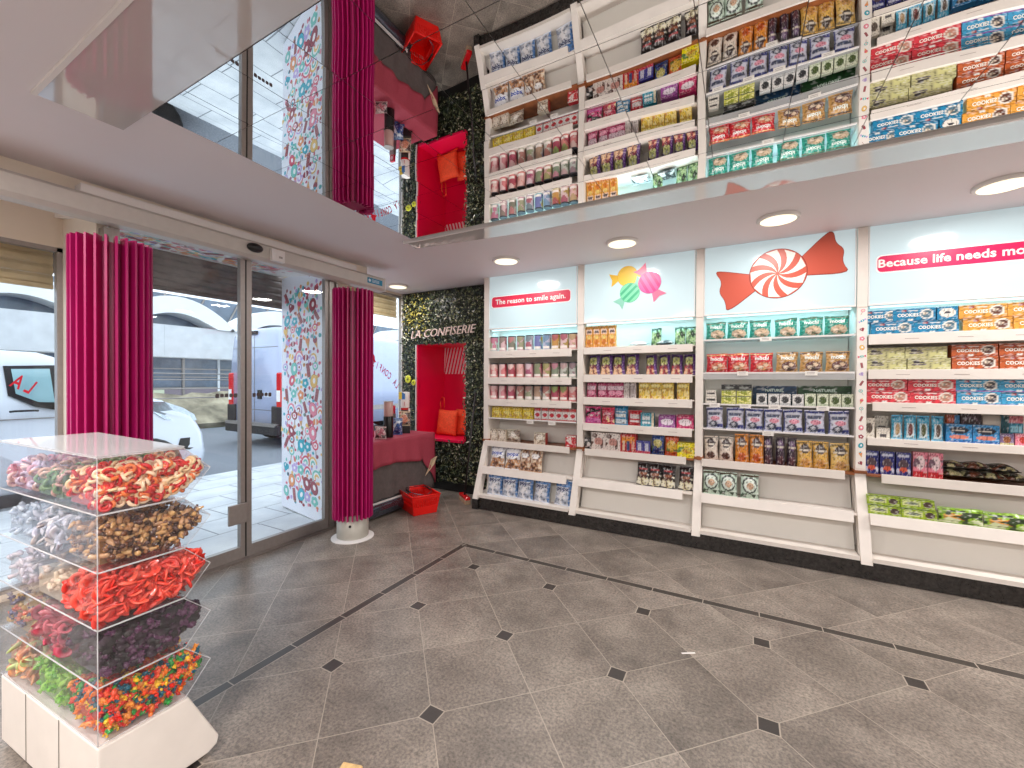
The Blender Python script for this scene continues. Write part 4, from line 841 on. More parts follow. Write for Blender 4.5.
cookrow('top', z1, [870, 914, ], [913, 957], 'turquoise cookies box, lower layer', cy); cookrow('top', z1+hb+.001, [866, 891.5], [890.5, 935], 'blue cookies box, upper layer', cy); cookrow('top', z1+hb+.001, [936], [957], 'narrow blue cookies box end, upper layer', [cy[0], ('e', .5, .52, .4, .36, (232, 226, 216)), ('e', .5, .55, .14, .1, (60, 60, 70))], texts=())
cookrow('top', z1, [962, 1013.5], [1012.5, 1066], 'golden-orange cookies box, lower layer', og); cookrow('top', z1+hb+.001, [957.5, 1007.5], [1006.5, 1058], 'golden-orange cookies box, upper layer', og)
z1 = SH[3][1][0]; ol = [(190, 186, 136), ('r', .12, .6, .4, .72, (60, 50, 80)), ('r', .1, .42, .44, .52, (110, 100, 110)), ('e', .22, .72, .08, .14, (50, 44, 50)), ('n', 2.5, 1, .05, .35, (206, 204, 150)), ('r', .6, .1, 1, .5, (204, 202, 140))]
cookrow('second', z1, [866, 907.5], [906.5, 950], 'olive-cream wafer box, lower layer', ol, .075, ()); cookrow('second', z1+.076, [865, 905.5], [904.5, 946], 'olive-cream wafer box, upper layer', ol, .075, ())
cookrow('second', z1, [951.5, 999.5], [998.5, 1050], 'orange-brown cookies box, lower layer', br); cookrow('second', z1+hb+.001, [951, 999], [998, 1049], 'orange-brown cookies box, upper layer', br, .075)
z1 = SH[3][2][0]
cookrow('third', z1, [868, 909.5], [908.5, 956.5], 'raspberry red cookies box, lower layer', rd); cookrow('third', z1+hb+.001, [865, 907.5], [905.5, 956], 'raspberry red cookies box, upper layer', rd, .075)
cookrow('third', z1, [957.5, 1001.5], [1000.5, 1050], 'sky blue cookies box, lower layer', bl); cookrow('third', z1+hb+.001, [957, 999], [997.5, 1048], 'sky blue cookies box, upper layer', bl, .075)
series(3, 'fourth', 'box', 'white box with oval cut-out', 'box', 'sweet_box', [(864, 875)], 418, [(224, 218, 206), ('e', .5, .5, .32, .26, (96, 84, 76))], h=.11)
series(3, 'fourth', 'box', 'white label box in front', 'box', 'sweet_box', [(877, 890.5)], 428, [(224, 218, 206), ('r', .25, .15, .75, .4, (80, 76, 80))], h=.06)
series(3, 'fourth', 'box', 'white label box behind', 'box', 'sweet_box', [(875, 889)], 416, [(214, 208, 196), ('r', .2, .3, .8, .5, (90, 84, 84))], h=.13, Y=3.76)
pk = lambda c: [(62, 164, 200), ('r', .2, .1, .8, .7, (206, 220, 226)), ('e', .5, .42, .2, .26, c), ('r', 0, .0, 1, .06, (190, 206, 214)), ('r', 0, .9, 1, 1, (40, 120, 160))]
series(3, 'fourth', 'bag', 'slim light-blue wafer pack', 'packet', 'wafer_pack', [(891.5, 904), (905, 917.5), (918.5, 931), (932.5, 945.5)], 416, None, variants=[pk((190, 160, 120)), pk((120, 60, 60)), pk((90, 96, 60)), pk((96, 80, 70))], h=.125, depth=.03)
series(3, 'fourth', 'box', 'blue tray box showing a wafer', 'box', 'wafer_tray', [(947, 973), (974, 1000)], 425, [(50, 140, 200), ('e', .5, .68, .36, .2, (30, 40, 60)), ('r', .2, .62, .7, .72, (226, 220, 210)), ('e', .5, .3, .38, .12, (216, 130, 110)), ('r', 0, 0, 1, .12, (30, 100, 170))], h=.075)
series(3, 'fourth', 'box', 'orange and blue biscuit carton', 'box', 'biscuit_carton', [(947, 960)], 415, [(196, 84, 50), ('r', .6, 0, 1, 1, (60, 130, 180)), ('e', .4, .5, .3, .2, (90, 50, 40))], h=.13, Y=3.77, behind='behind trays, ')
series(3, 'fourth', 'box', 'dark box with ring emblem', 'box', 'biscuit_carton', [(961, 982)], 414, [(52, 30, 34), ('e', .5, .5, .46, .42, (120, 96, 110)), ('e', .5, .5, .40, .36, (48, 26, 30))], h=.14, Y=3.77, behind='behind trays, ')
series(3, 'fourth', 'box', 'plain pale cardboard carton', 'box', 'cardboard_carton', [(983, 1002)], 416, [(206, 196, 184)], h=.14, Y=3.80, behind='behind trays, ')
series(3, 'fourth', 'box', 'low purple and brown biscuit tray', 'box', 'biscuit_tray', [(1001, 1015)], 434, [(120, 100, 140), ('e', .5, .5, .3, .3, (150, 90, 50)), ('r', 0, 0, 1, .2, (190, 180, 130))], h=.055)
series(3, 'fourth', 'box', 'teal carton with pink top', 'box', 'biscuit_carton', [(1004, 1024)], 416, [(40, 130, 160), ('r', 0, .75, 1, 1, (206, 120, 130)), ('r', .35, .4, .95, .66, (150, 210, 230)), ('r', 0, 0, .3, 1, (10, 80, 90))], h=.14, Y=3.77, behind='behind tray, ')
series(3, 'fourth', 'box', 'pink-red biscuit tray at frame edge', 'box', 'biscuit_tray', [(1016, 1030)], 434, [(226, 130, 150), ('e', .6, .5, .3, .3, (196, 60, 50))], h=.06)
cl = SH[3][3]
series(3, 'middle', 'box', 'deep blue biscuit carton', 'box', 'biscuit_carton', [(865.5, 879.5), (881, 895.5), (896.5, 913)], 452, [(30, 40, 130), ('r', .1, .8, .9, .92, (206, 214, 236)), ('e', .5, .5, .36, .2, (90, 70, 80)), ('e', .5, .26, .3, .1, (214, 90, 60)), ('e', .12, .2, .1, .12, (206, 214, 236)), ('e', .88, .2, .1, .12, (206, 214, 236))], h=.155)
series(3, 'middle', 'box', 'pink carton with red base', 'box', 'sweet_carton', [(914, 928.5), (929.5, 944)], 453, [(226, 130, 150), ('e', .5, .6, .32, .28, (244, 222, 226)), ('n', 4, 3, .4, .75, (120, 90, 110)), ('r', 0, 0, 1, .26, (196, 20, 36))], h=.15)
for k, (a, b_, zz, yy) in enumerate(((945, 967, 0, 3.69), (966, 990, 0, 3.69), (988, 1012, 0, 3.69), (1010, 1034, 0, 3.69), (946, 970, .05, 3.71), (968, 996, .052, 3.71), (994, 1024, .05, 3.71))):
    lying(3, a, b_, yy, MIDZ+zz, [(60, 56, 44) if k < 4 else (30, 34, 34), ('n', 3, k, .05, .6, (206, 200, 150), (120, 70, 50))], ['%s dark cream-marked pack lying in the bottom layer, middle shelf, rightmost bay' % ORD[k], '%s black pack lying in the upper layer, middle shelf, rightmost bay' % ORD[k-4]][k > 3], dpt=.14, group='dark packs piled on the middle shelf', flat_h=.026)
gp = [(150, 176, 30), ('r', .05, .25, .6, .75, (206, 214, 150)), ('e', .8, .5, .14, .3, (70, 50, 40)), ('e', .35, .5, .2, .14, (120, 130, 110)), ('r', 0, .9, 1, 1, (90, 120, 20))]
series(3, 'sloping', 'box', 'lime green flat sweet pack, lower layer', 'packet', 'sweet_packet', [(869.5, 903.5), (904.5, 938)], 505, gp, h=.108, depth=.09, Y=3.56, lean=.12)
series(3, 'sloping', 'box', 'lime green flat sweet pack, upper layer', 'packet', 'sweet_packet', [(868.5, 901.5), (903, 936)], 497, gp, h=.06, depth=.09, Y=3.57, lean=.12, z=.352+.064)
series(3, 'sloping', 'bag', 'lime green fruit gum bag', 'bag', 'sweet_bag', [(941, 989), (990, 1035)], 500, [(134, 176, 30), ('r', .1, .8, .6, .88, (30, 50, 20)), ('e', .3, .45, .2, .26, (236, 170, 60)), ('e', .55, .5, .1, .2, (170, 30, 40)), ('n', 3, 2, .1, .8, (206, 214, 170), (40, 60, 20))], h=.145, depth=.05, Y=3.565)
# ------------------------------------------------------------------ leafy wall, niche, lettering
hw = thing('leafy_wall_panel', 'wall panel of dense artificial leaves around the pink niche', 'plant wall', (-3.05, 3.91, 0))
HX0, HX1 = -3.665, -2.335
b = MB(); g_ = lin((26, 30, 24))
for x0, x1, z0, z1 in ((HX0, NX0-.012, .10, CEIL-.002), (NX1+.012, HX1, .10, CEIL-.002), (NX0-.012, NX1+.012, .10, NZ0-.02), (NX0-.012, NX1+.012, NZ1+.012, CEIL-.002)): b.box(x0, x1, 3.885, 3.918, z0, z1, g_)
part(b, 'backing_panel', 'print', hw)
b = MB(); b.box(HX0, HX1, 3.875, 3.918, .001, .10); part(b, 'base_strip', 'black', hw)
b = MB(); rg = random.Random(5); LC = [lin(c) for c in ((34, 48, 30), (46, 62, 38), (70, 84, 52), (98, 106, 70), (150, 152, 110), (206, 202, 180), (24, 34, 24), (120, 124, 92), (170, 158, 70))]
for _ in range(10500):
    x, z = rg.uniform(HX0+.01, HX1-.01), rg.uniform(.11, CEIL-.02)
    if NX0-.006 < x < NX1+.0 and NZ0-.01 < z < NZ1-.0: continue
    yd = 3.885-rg.random()**1.3*.055; s_ = rg.uniform(.012, .022); a_ = rg.uniform(0, 2*PI); e_ = rg.uniform(-.9, .9); f_ = rg.uniform(-.9, .9)
    u_ = Vector((math.cos(a_), math.sin(e_)*.7, math.sin(a_))).normalized(); v_ = Vector((-math.sin(a_), math.sin(f_)*.7, math.cos(a_))).normalized()
    lamp_yel = max(0, 1-math.hypot((x+3.45)/.3, (z-2.05)/.35))  # yellow light of lamp and day put into the upper-left leaf colours
    c_ = LC[8] if rg.random() < lamp_yel*.55 else LC[rg.choices(range(8), (5, 5, 4, 3, 2.2, 1.6, 6, 2))[0]]
    o_ = Vector((x, yd, z)); nn = u_.cross(v_)*.003
    b.add([o_-u_*s_, o_-v_*s_*.5+nn, o_+u_*s_, o_+v_*s_*.5+nn, ], [(0, 1, 2), (0, 2, 3)], c_)
part(b, 'foliage', 'leaf', hw)
b = MB(); b.box(HX0-.012, HX0, 3.86, 3.918, .001, CEIL-.002); part(b, 'edge_strip', 'white', hw)
nc = thing('wall_niche', 'bright crimson-pink seating niche set into the leafy wall', 'niche', (-3.06, 4.12, NZ0))
b = MB(); b.box(NX0-.012, NX0, 3.84, NY, NZ0-.02, NZ1+.012); b.box(NX1, NX1+.012, 3.90, NY, NZ0-.02, NZ1+.012); b.box(NX0, NX1, NY, NY+.012, NZ0-.02, NZ1+.012); b.box(NX0, NX1, 3.90, NY, NZ1, NZ1+.012); part(b, 'niche_lining', 'pink_wall', nc)
b = MB(); b.box(NX0-.018, NX1+.012, 3.84, NY-.001, NZ0-.035, NZ0); bevel(part(b, 'seat_board', 'pink_wall', nc), .006)
b = MB(); fr = Fr((0, NY-.001, 0), (1, 0, 0), (0, 0, 1)); fr.n = Vector((0, -1, 0)); z0, z1 = 1.36, 1.70
for k in range(17):
    x0 = -3.47+k*.05; sl = .09
    P = [(x0, z0), (x0+.026, z0), (x0+.026+sl, z1), (x0+sl, z1)]; P = [(min(max(u, NX0), NX1), v) for u, v in P]; flat(b, fr, P, lin((250, 236, 240)), 0, .001)
part(b, 'diagonal_stripe_print', 'print', nc)
b = MB(); b.box(NX0-.022, NX0-.012, 3.825, 3.86, NZ0-.02, NZ1); part(b, 'edge_profile', 'white', nc)
sg = thing('wall_sign', 'white slanted lettering LA CONFISERIE mounted over the leafy wall', 'sign', (-3.02, 3.82, 1.83))
b = MB(); fr = Fr((-3.02, 3.835, 1.83), (1, 0, .035), (0, 0, 1)); fr.n = Vector((0, -1, 0)); add_text(b, 'LA CONFISERIE', fr, 0, 0, .135, w=.012, shear=.28, depth=.008, width=.93, bold=-.012); part(b, 'lettering', 'text_pink', sg)
b = MB()
for x in (-3.42, -3.0, -2.6): b.box(x, x+.008, 3.83, 3.9, 1.82, 1.828)
part(b, 'standoff_pin', 'alu', sg)
def cushion(name, label, cx, cy, cz, w, h, d, rz, lean, hang=False):
    t = thing(name, label, 'cushion', (cx, cy, cz)); b = MB(); n = 14
    def sf(u, v, s):
        x = (u-.5)*2; z = (v-.5)*2; pin = 1-.07*(1-abs(x)**2)*abs(z)**3-.0; pz = 1-.07*(1-abs(z)**2)*abs(x)**3
        bu = ((1-abs(x)**2.4)*(1-abs(z)**2.4))**.5; wr = .006*math.sin(7*x+3*z)*math.cos(4*z-2*x)
        return Vector((x*w/2*pz, s*(d/2*bu+wr*bu), (z*h/2*pin)+h/2))
    for s_ in (-1, 1):
        for j in range(n):
            for i in range(n): b.face([sf(i/n, j/n, s_), sf((i+1)/n, j/n, s_), sf((i+1)/n, (j+1)/n, s_), sf(i/n, (j+1)/n, s_)][::(1 if s_ < 0 else -1)], (1, 1, 1), 0, True)
    o = b.obj('cushion_cover', 'orange', t); weld(o)
    if hang: b = MB(); b.tube([(-.13, 0, h*.93), (-.15, -.01, h+.08), (-.13, -.01, h+.15), (-.09, -.01, h+.14), (-.08, 0, h+.03), (-.10, 0, h*.93)], .006, 6); b.obj('hanging_cord', 'orange', t)
    t.rotation_euler = (-lean, 0, rz)
cushion('throw_cushion', 'orange square cushion with hanging cord, left one in the pink niche', -3.15, 4.08, NZ0+.002, .34, .32, .10, -.12, .16, True)
cushion('throw_cushion', 'orange cushion tucked to the right side of the pink niche', -2.90, 4.17, NZ0+.002, .32, .33, .10, .25, .16)

# ------------------------------------------------------------------ slatted columns
def column(cx, cy, label, z0, z1, a0=0, base=True):
    t = thing('slatted_column', label, 'column', (cx, cy, 0), 'magenta slatted columns'); R_ = .157; N_ = 26
    b = MB(); b.lathe([(.098, .004), (.098, z1-.02)], 32); o = b.obj('inner_pipe', 'magenta', t)
    b = MB(); b.lathe([(.122, .012), (.122, z0+.03), (.10, z0+.03)], 32); b.obj('pipe_cover', 'concrete_pipe', t)
    for i in range(N_):
        an = 2*PI*i/N_+a0; fr = Fr((0, 0, 0), (math.cos(an), math.sin(an), 0), (0, 0, 1)); b = MB()
        b.box(.1, R_, z0, z1, -.0045, .0045, (1, 1, 1), 0, fr); b.obj('slat', 'magenta', t)
    if base:
        b = MB(); b.lathe([(.165, .0005), (.165, .006), (.155, .012), (.12, .014)], 40); b.obj('base_disc', 'white', t)
        b = MB(); f2 = Fr((.0916, -.0815, .13), (.66, .75, 0), (0, 0, 1)); b.lathe([(.010, -.0), (.010, .006)], 12, (0, 0, 0), ax='y'); o = b.obj('socket_hole', 'black', t); o.location = (.079, -.094, .125); o.rotation_euler = (0, 0, .70+PI)
    return t
column(-2.755, 2.348, 'magenta slatted column by the red basket, right of the glass doors', .17, 2.0)
column(-2.77, .872, 'magenta slatted column standing behind the clear candy bins', .17, 1.96, .05)

# ------------------------------------------------------------------ candy stand
XS, Y0s = -1.56, .459
LX, LY = -2.25, .4135             # far left end of the back face
ds = thing('candy_stand', 'white slanted base of the pick-and-mix candy stand', 'display stand', (-1.9, .55, 0))
def yb(x): return Y0s+(x-XS)/(LX-XS)*(LY-Y0s)
def slab(mb, prof, xa, xb, c=(1, 1, 1), k=0, shear=True):       # profile (y, z) swept along the stand
    pa = [(xa, y+(yb(xa)-Y0s) if y < .5 else y, z) for y, z in prof]; pb = [(xb, y+(yb(xb)-Y0s) if y < .5 else y, z) for y, z in prof]
    mb.prism(prof, pb, pa, c, k)
b = MB(); slab(b, [(Y0s, .018), (.735, .018), (.762, .03), (.768, .055), (.678, .246), (Y0s, .246)], XS, LX); bevel(part(b, 'stand_base', 'wood_white', ds), .006, 3)
b = MB(); slab(b, [(Y0s+.03, .0), (.70, .0), (.70, .018), (Y0s+.03, .018)], XS-.03, LX+.03); part(b, 'plinth_foot', 'black', ds)
b = MB()
for x in (-1.80, -2.04): b.box(x-.0015, x+.0015, yb(x)-.0015, yb(x), .02, .245)
part(b, 'panel_joint', 'alu_dark', ds)
zt = [.253, .416, .577, .738, .899, 1.060]
TIERN = ['bottom', 'fourth from top', 'middle', 'second from top', 'top']
CONT = ['multicoloured gummy bears', 'black-purple berry gums', 'coral red peach slices', 'brown and tan cola sweets', 'red and cream gummy rings']
def candy_mb(kind, col):
    b = MB()
    if kind == 0:        # bear
        b.ell((0, 0, .0), (.0075, .006, .010), 8, 6, col); b.ell((0, 0, .013), (.006, .0055, .006), 8, 5, col)
        for s_ in (-1, 1): b.ell((s_*.0045, 0, .018), (.0022, .002, .0024), 5, 3, col); b.ell((s_*.0065, -.004, .004), (.0026, .004, .0026), 5, 3, col); b.ell((s_*.005, -.005, -.008), (.003, .0045, .003), 5, 3, col)
    elif kind == 1:      # berry
        b.ell((0, 0, 0), (.009, .009, .010), 8, 6, col)
        rg_ = random.Random(1)
        for i in range(14):
            t = i*2.4; z = -.8+1.6*i/13; r = math.sqrt(1-z*z); b.ell((.0085*r*math.cos(t), .0085*r*math.sin(t), .0095*z), (.0028, .0028, .0028), 5, 3, col)
    elif kind == 2:      # curved slice
        n = 10; vs = []; fs = []
        for i in range(n+1):
            a_ = PI*i/n-PI/2; 
            for rr, zz in ((.002, .0), (.018, .003), (.021, 0), (.018, -.003)): vs.append((rr*math.cos(a_), rr*1.15*math.sin(a_), zz+.006*math.cos(a_*1.3)))
        for i in range(n):
            for j in range(4): fs.append((i*4+j, i*4+(j+1) % 4, (i+1)*4+(j+1) % 4, (i+1)*4+j))
        b.add(vs, fs, col, 0, True)
    elif kind == 3:      # little bottle
        c2 = tuple(q*.35 for q in col); b.lathe([(.001, -.014), (.006, -.0135), (.0065, -.004), (.006, .002), (.0032, .008), (.0028, .0135), (.001, .014)], 9, cols=[col, col, col, c2, c2, c2])
    else:                # ring
        pts = [(.0105*math.cos(2*PI*i/14), .0105*math.sin(2*PI*i/14), 0) for i in range(14)]; b.tube(pts, .0046, 6, col, 0, True)
    return b
PAL = [[(226, 40, 30), (240, 120, 20), (246, 200, 40), (40, 150, 60), (236, 80, 40), (20, 90, 110), (240, 150, 60)], [(44, 14, 40), (84, 40, 76), (12, 5, 12)], [(240, 78, 62), (246, 96, 76), (226, 56, 46)], [(170, 120, 74), (206, 160, 104), (110, 66, 44), (80, 50, 44), (196, 150, 110)], [(214, 40, 34), (240, 206, 160), (236, 120, 60), (200, 28, 34), (244, 214, 180)]]
PAL2 = [[[(120, 190, 60), (150, 206, 80), (96, 170, 60)], [(240, 170, 120), (206, 220, 150), (226, 150, 110)]], [[(190, 60, 86), (206, 80, 100), (160, 50, 76)], [(206, 170, 110), (90, 84, 120), (200, 110, 90)]], [[(226, 206, 180), (236, 214, 190), (206, 180, 160)], [(206, 190, 196), (190, 176, 190)]], [[(206, 204, 214), (190, 190, 206), (216, 206, 206)], [(176, 186, 206), (196, 206, 220)]], [[(120, 150, 100), (226, 180, 160), (206, 160, 150)], [(236, 170, 190), (214, 196, 220), (236, 200, 200)]]]
CP = [XS, -1.79, -2.02, LX]
def prof_in(y, z0, fill):        # is (y) inside the bin and how high may it be filled
    lo = z0+.006+max(0, (y-.655)/.085)*.085
    top = z0+fill-(.03*((y-.46)/.28) if False else 0)
    return lo, max(lo+.004, top-max(0, (y-.70))*.5)
for t_ in range(5):
    z0, z1 = zt[t_], zt[t_+1]-.002; kind = t_
    bin_ = thing('acrylic_bin', 'clear acrylic bin of %s, %s of the stack' % (CONT[t_], TIERN[t_]), 'bin', (-1.9, .55, z0), 'clear candy bins')
    PF = [(Y0s, z0), (.668, z0), (.740, z0+.085), (.664, z1), (Y0s, z1)]; th = .003
    b = MB()
    slab(b, [(Y0s, z0), (Y0s+th, z0), (Y0s+th, z1), (Y0s, z1)], XS, LX)                     # back wall
    slab(b, [(Y0s+th, z0), (.668, z0), (.668, z0+th), (Y0s+th, z0+th)], XS, LX)
    slab(b, [(.668, z0), (.740, z0+.085), (.737, z0+.087), (.666, z0+th)], XS, LX)
    slab(b, [(Y0s+th, z1-th), (.66, z1-th), (.66, z1), (Y0s+th, z1)], XS, LX)
    for x in CP: slab(b, PF, x, x-th if x > LX else x+th)
    part(b, 'clear_shell', 'acrylic', bin_)
    b = MB(); slab(b, [(.664, z1-.003), (.664, z1), (.7405, z0+.088), (.738, z0+.086)], XS+.001, LX); part(b, 'hinged_lid', 'acrylic', bin_)
    b = MB(); e = .0016; P3 = [(XS+.0012, y, z) for y, z in PF]; b.tube(P3+[P3[0]], e, 4); b.tube([(XS, Y0s, z0), (LX, LY, z0)], e, 4); b.tube([(XS, Y0s, z1), (LX, LY, z1)], e, 4); b.tube([(XS, .740, z0+.085), (LX, .740, z0+.085)], e, 4); part(b, 'polished_edge', 'edge', bin_)
    for ci in range(3):
        xa, xb = CP[ci]-.006, CP[ci+1]+.006
        kd = kind if ci == 0 else [0, 2, 3, 2, 4][t_] if ci == 1 else [2, 0, 3, 3, 4][t_]
        pal = PAL[t_] if ci == 0 else PAL2[t_][ci-1]; rg = random.Random(t_*10+ci)
        fill = [.125, .125, .12, .118, .112][t_]-(.015 if ci else 0)
        protos_v = [candy_mb(kd, lin(c)) for c in pal]
        heap = MB(); fillc = lin(tuple(int(q*.8) for q in pal[0]))
        slab(heap, [(Y0s+.02, z0+.008), (.655, z0+.008), (.70, z0+.06), (.69, z0+fill-.022), (Y0s+.02, z0+fill-.018)], xa-.034, xb+.01, fillc)
        npl = 330 if ci == 0 else 250
        def put(surface):
            for _ in range(60):
                x = rg.uniform(xb+.01, xa-.010); y = rg.uniform(yb(x)+.014, .715); lo, hi = prof_in(y, z0, fill)
                hump = .016*math.sin((y-.4)*16)*math.sin((x+.1*ci)*22); hi += hump
                if hi-lo < .024: continue
                z = rg.uniform(lo+.012, hi-.006)
                near = min(xa-.010-x, y-(yb(x)+.014), hi-.006-z, z-lo-.01)
                if near < .014: return Vector((x, y, z)), xa-x
            return None, 0
        indiv = []
        for q in range(npl+(220 if ci == 0 else 0)):
            p, dx = put(True)
            if ci == 0 and q >= npl:
                y = rg.uniform(yb(xa)+.012, .712); lo, hi = prof_in(y, z0, fill); hi += .008
                p = Vector((xa-rg.uniform(.007, .022), y, rg.uniform(lo+.008, max(lo+.009, hi-.004)))); dx = .01
            if p is None: continue
            R_ = Matrix.Rotation(rg.uniform(0, 2*PI), 3, 'X') @ Matrix.Rotation(rg.uniform(0, 2*PI), 3, 'Y') @ Matrix.Rotation(rg.uniform(0, 2*PI), 3, 'Z')
            vi = rg.randrange(len(pal)); s_ = rg.uniform(.85, 1.15)*1.05
            if ci == 0 and dx < .03 and len(indiv) < 56 and (q >= npl or q % 6 == 0): indiv.append((p, R_, vi, s_)); continue
            pv = protos_v[vi]; heap.add([p+R_ @ (Vector(v)*s_) for v in pv.V], pv.F, pv.C[0] if not isinstance(pv.C[0][0], tuple) else pv.C[0], 0, True)
        o = heap.obj('candy_heap', 'gummy'); o['kind'] = 'stuff'; tag(o, 'heap of %s filling the %s bin' % (CONT[t_] if ci == 0 else 'mixed pale gummy sweets', TIERN[t_]+' '+('right end' if ci == 0 else 'centre part' if ci == 1 else 'left part')+' of the'), 'candy')
        meshes = {}
        kn = ['gummy_bear', 'berry_gum', 'peach_slice', 'cola_bottle_sweet', 'gummy_ring'][t_]
        for p, R_, vi, s_ in indiv:
            if vi not in meshes: meshes[vi] = protos_v[vi].mesh(kn, 'gummy')
            oo = bpy.data.objects.new(kn, meshes[vi]); COL.objects.link(oo); oo.matrix_world = Matrix.Translation(p) @ R_.to_4x4() @ Matrix.Scale(s_, 4)
            cn_ = [['red', 'orange', 'yellow', 'green', 'reddish orange', 'dark teal', 'pale orange'], ['dark purple', 'plum purple', 'near-black'], ['coral', 'light coral', 'deep red'], ['brown', 'tan', 'dark brown', 'blackish brown', 'light caramel'], ['red', 'cream', 'orange', 'deep red', 'pale cream']][t_][vi]
            tag(oo, cn_+' '+['gummy bear in the bottom clear bin', 'berry gum in the fourth clear bin from top', 'peach slice in the middle clear bin', 'cola bottle sweet in the second clear bin from top', 'gummy ring in the top clear bin'][t_], 'candy', '%s %ss in the %s clear bin' % (cn_, kn.replace('_', ' '), TIERN[t_]))
b = MB(); slab(b, [(Y0s-.001, 1.0605), (.666, 1.0605), (.666, 1.0645), (Y0s-.001, 1.0645)], XS+.002, LX-.002); part(b, 'clear_top_plate', 'gloss_white' if False else 'edge_clear', ds)

# ------------------------------------------------------------------ table with cloth and goods under the narrow window
TX0, TX1, TY0, TY1, TZ = -3.60, -2.95, 2.75, 3.60, .70
tb = thing('folding_table', 'table draped in grey and burgundy cloth under the narrow window', 'table', (-3.27, 3.17, 0))
b = MB(); b.box(TX0, TX1-.012, TY0, TY1-.005, TZ-.03, TZ-.004); part(b, 'tabletop', 'white', tb)
for x in (TX0+.04, TX1-.09):
    for y in (TY0+.05, TY1-.08): b = MB(); b.tube([(x, y, 0.001), (x, y, TZ-.03)], .014, 10); part(b, 'leg', 'alu', tb)
def drape(name, mat, zlow, amp, label, x1, y1, seed, top=True, cat='tablecloth'):
    b = MB(); n = 26; 
    prof = []
    # path around the front edge (x = x1) then the side at y1
    path = [(x1, TY0-.04+(y1-TY0+.04)*i/n) for i in range(n+1)]+[(x1-.02-(x1-TX0-.04)*i/12, y1+.0) for i in range(1, 13)]
    rows = 8; V = []
    for j in range(rows+1):
        for i, (x, y) in enumerate(path):
            zl_ = zlow(i/(len(path)-1)) ; q = j/rows; z = TZ+.003-(TZ+.003-zl_)*q
            wv = amp*q*math.sin(i*1.1+seed)+amp*.5*q*math.sin(i*.47)
            side = i > n
            V.append((x+(wv+.02*q if not side else 0), y+(wv+.03*q if side else 0)+(0 if side else .02*q*(i/n)), z))
    m_ = len(path); b.add(V, [(j*m_+i, (j+1)*m_+i, (j+1)*m_+i+1, j*m_+i+1) for j in range(rows) for i in range(m_-1)], (1, 1, 1), 0, True)
    if top: b.face([(TX0, TY0-.04, TZ+.003), (x1, TY0-.04, TZ+.003), (x1, y1, TZ+.003), (TX0, y1, TZ+.003)], (1, 1, 1), 0)
    o = b.obj(name, mat); md = o.modifiers.new('solid', 'SOLIDIFY'); md.thickness = .002; md.offset = 1
    return tag(o, label, cat)
drape('tablecloth', 'grey_cloth', lambda q: .10, .012, 'dark grey under-cloth hanging almost to the floor on the table', TX1-.010, TY1-.004, .4, False)
drape('tablecloth', 'cloth', lambda q: (.455+.02*math.sin(q*9)) if q < .5 else .455-.33*min(1, (q-.5)/.2), .014, 'burgundy cloth draped over the table under the narrow window', TX1+.006, TY1+.012, 1.2)
b = MB(); b.face([(-2.925, 3.44, .26), (-2.92, 3.60, .44), (-2.915, 3.52, .42), (-2.92, 3.49, .34)]); b.face([(-2.925, 3.44, .26), (-2.90, 3.55, .36), (-2.915, 3.625, .445), (-2.92, 3.60, .44)])
o = b.obj('cloth_fold', 'beige_cloth'); md = o.modifiers.new('s', 'SOLIDIFY'); md.thickness = .003; tag(o, 'folded-back beige corner of the burgundy tablecloth', 'cloth fold')
zt_ = TZ+.006
def cyl_jar(name, label, x, y, parts_, cat='display jar'):
    t = thing(name, label, cat, (x, y, zt_))
    for nm, r0, z0, z1, mt in parts_:
        b = MB(); b.lathe([(r0*.96, z0), (r0, z0+.004), (r0, z1-.004), (r0*.96, z1)], 20); b.obj(nm, mt, t)
    return t
M['pinkglass'] = plain('pink_beige_plastic', lin((214, 176, 170)), .3, nz=8, amt=.15)
cyl_jar('drink_dispenser', 'black-based dispenser with pinkish beige cup top on the table', -3.08, 3.06, [('base', .048, 0, .21, 'black'), ('cup', .045, .211, .355, 'pinkglass'), ('rim', .050, .356, .362, 'alu')])
t = cyl_jar('tall_tube_display', 'tall clear tube display with red band and black base on the table', -3.27, 3.50, [('base', .042, .0, .15, 'black'), ('tube', .046, .151, .24, 'text_dark'), ('label_band', .046, .241, .265, 'tail'), ('upper_band', .048, .266, .35, 'text_white'), ('cap', .05, .351, .44, 'print')])
for x in (-.06, .06):
    b = MB(); b.box(x-.006, x+.006, -.01, .01, 0, .26); b.obj('clear_upright', 'text_white', t)
b = MB(); fr = Fr((0, -.049, .40), (1, 0, 0), (0, 0, 1)); fr.n = Vector((.4, -.9, 0)); flat(b, fr, [(-.045, -.04), (0, -.04), (0, .04), (-.045, .04)], lin((240, 210, 50)), 0, .004); flat(b, fr, [(0, -.04), (.045, -.04), (.045, .02), (0, .04)], lin((60, 120, 190)), 0, .004); b.obj('cap_print', 'print', t)
b = MB(); fr = Fr((0, 0, .308), (.8, -.6, 0), (0, 0, 1)); fr.n = Vector((.55, -.83, 0)); flat(b, fr, ellipse(.03, .026, 14), lin((206, 40, 60)), 0, .05); b.obj('band_print', 'print', t)
o = bag_mesh(.10, .17, .05, [(40, 90, 160), ('n', 3, 1, .1, .9, (214, 224, 236), (20, 40, 110)), ('r', 0, .85, 1, 1, (120, 150, 190))]).obj('sweet_bag', 'film'); weld(o); o.location = (-3.14, 3.25, zt_+.001); o.rotation_euler = (0, 0, .7); tag(o, 'blue and white bag standing between black dispenser and patterned bag', 'bag')
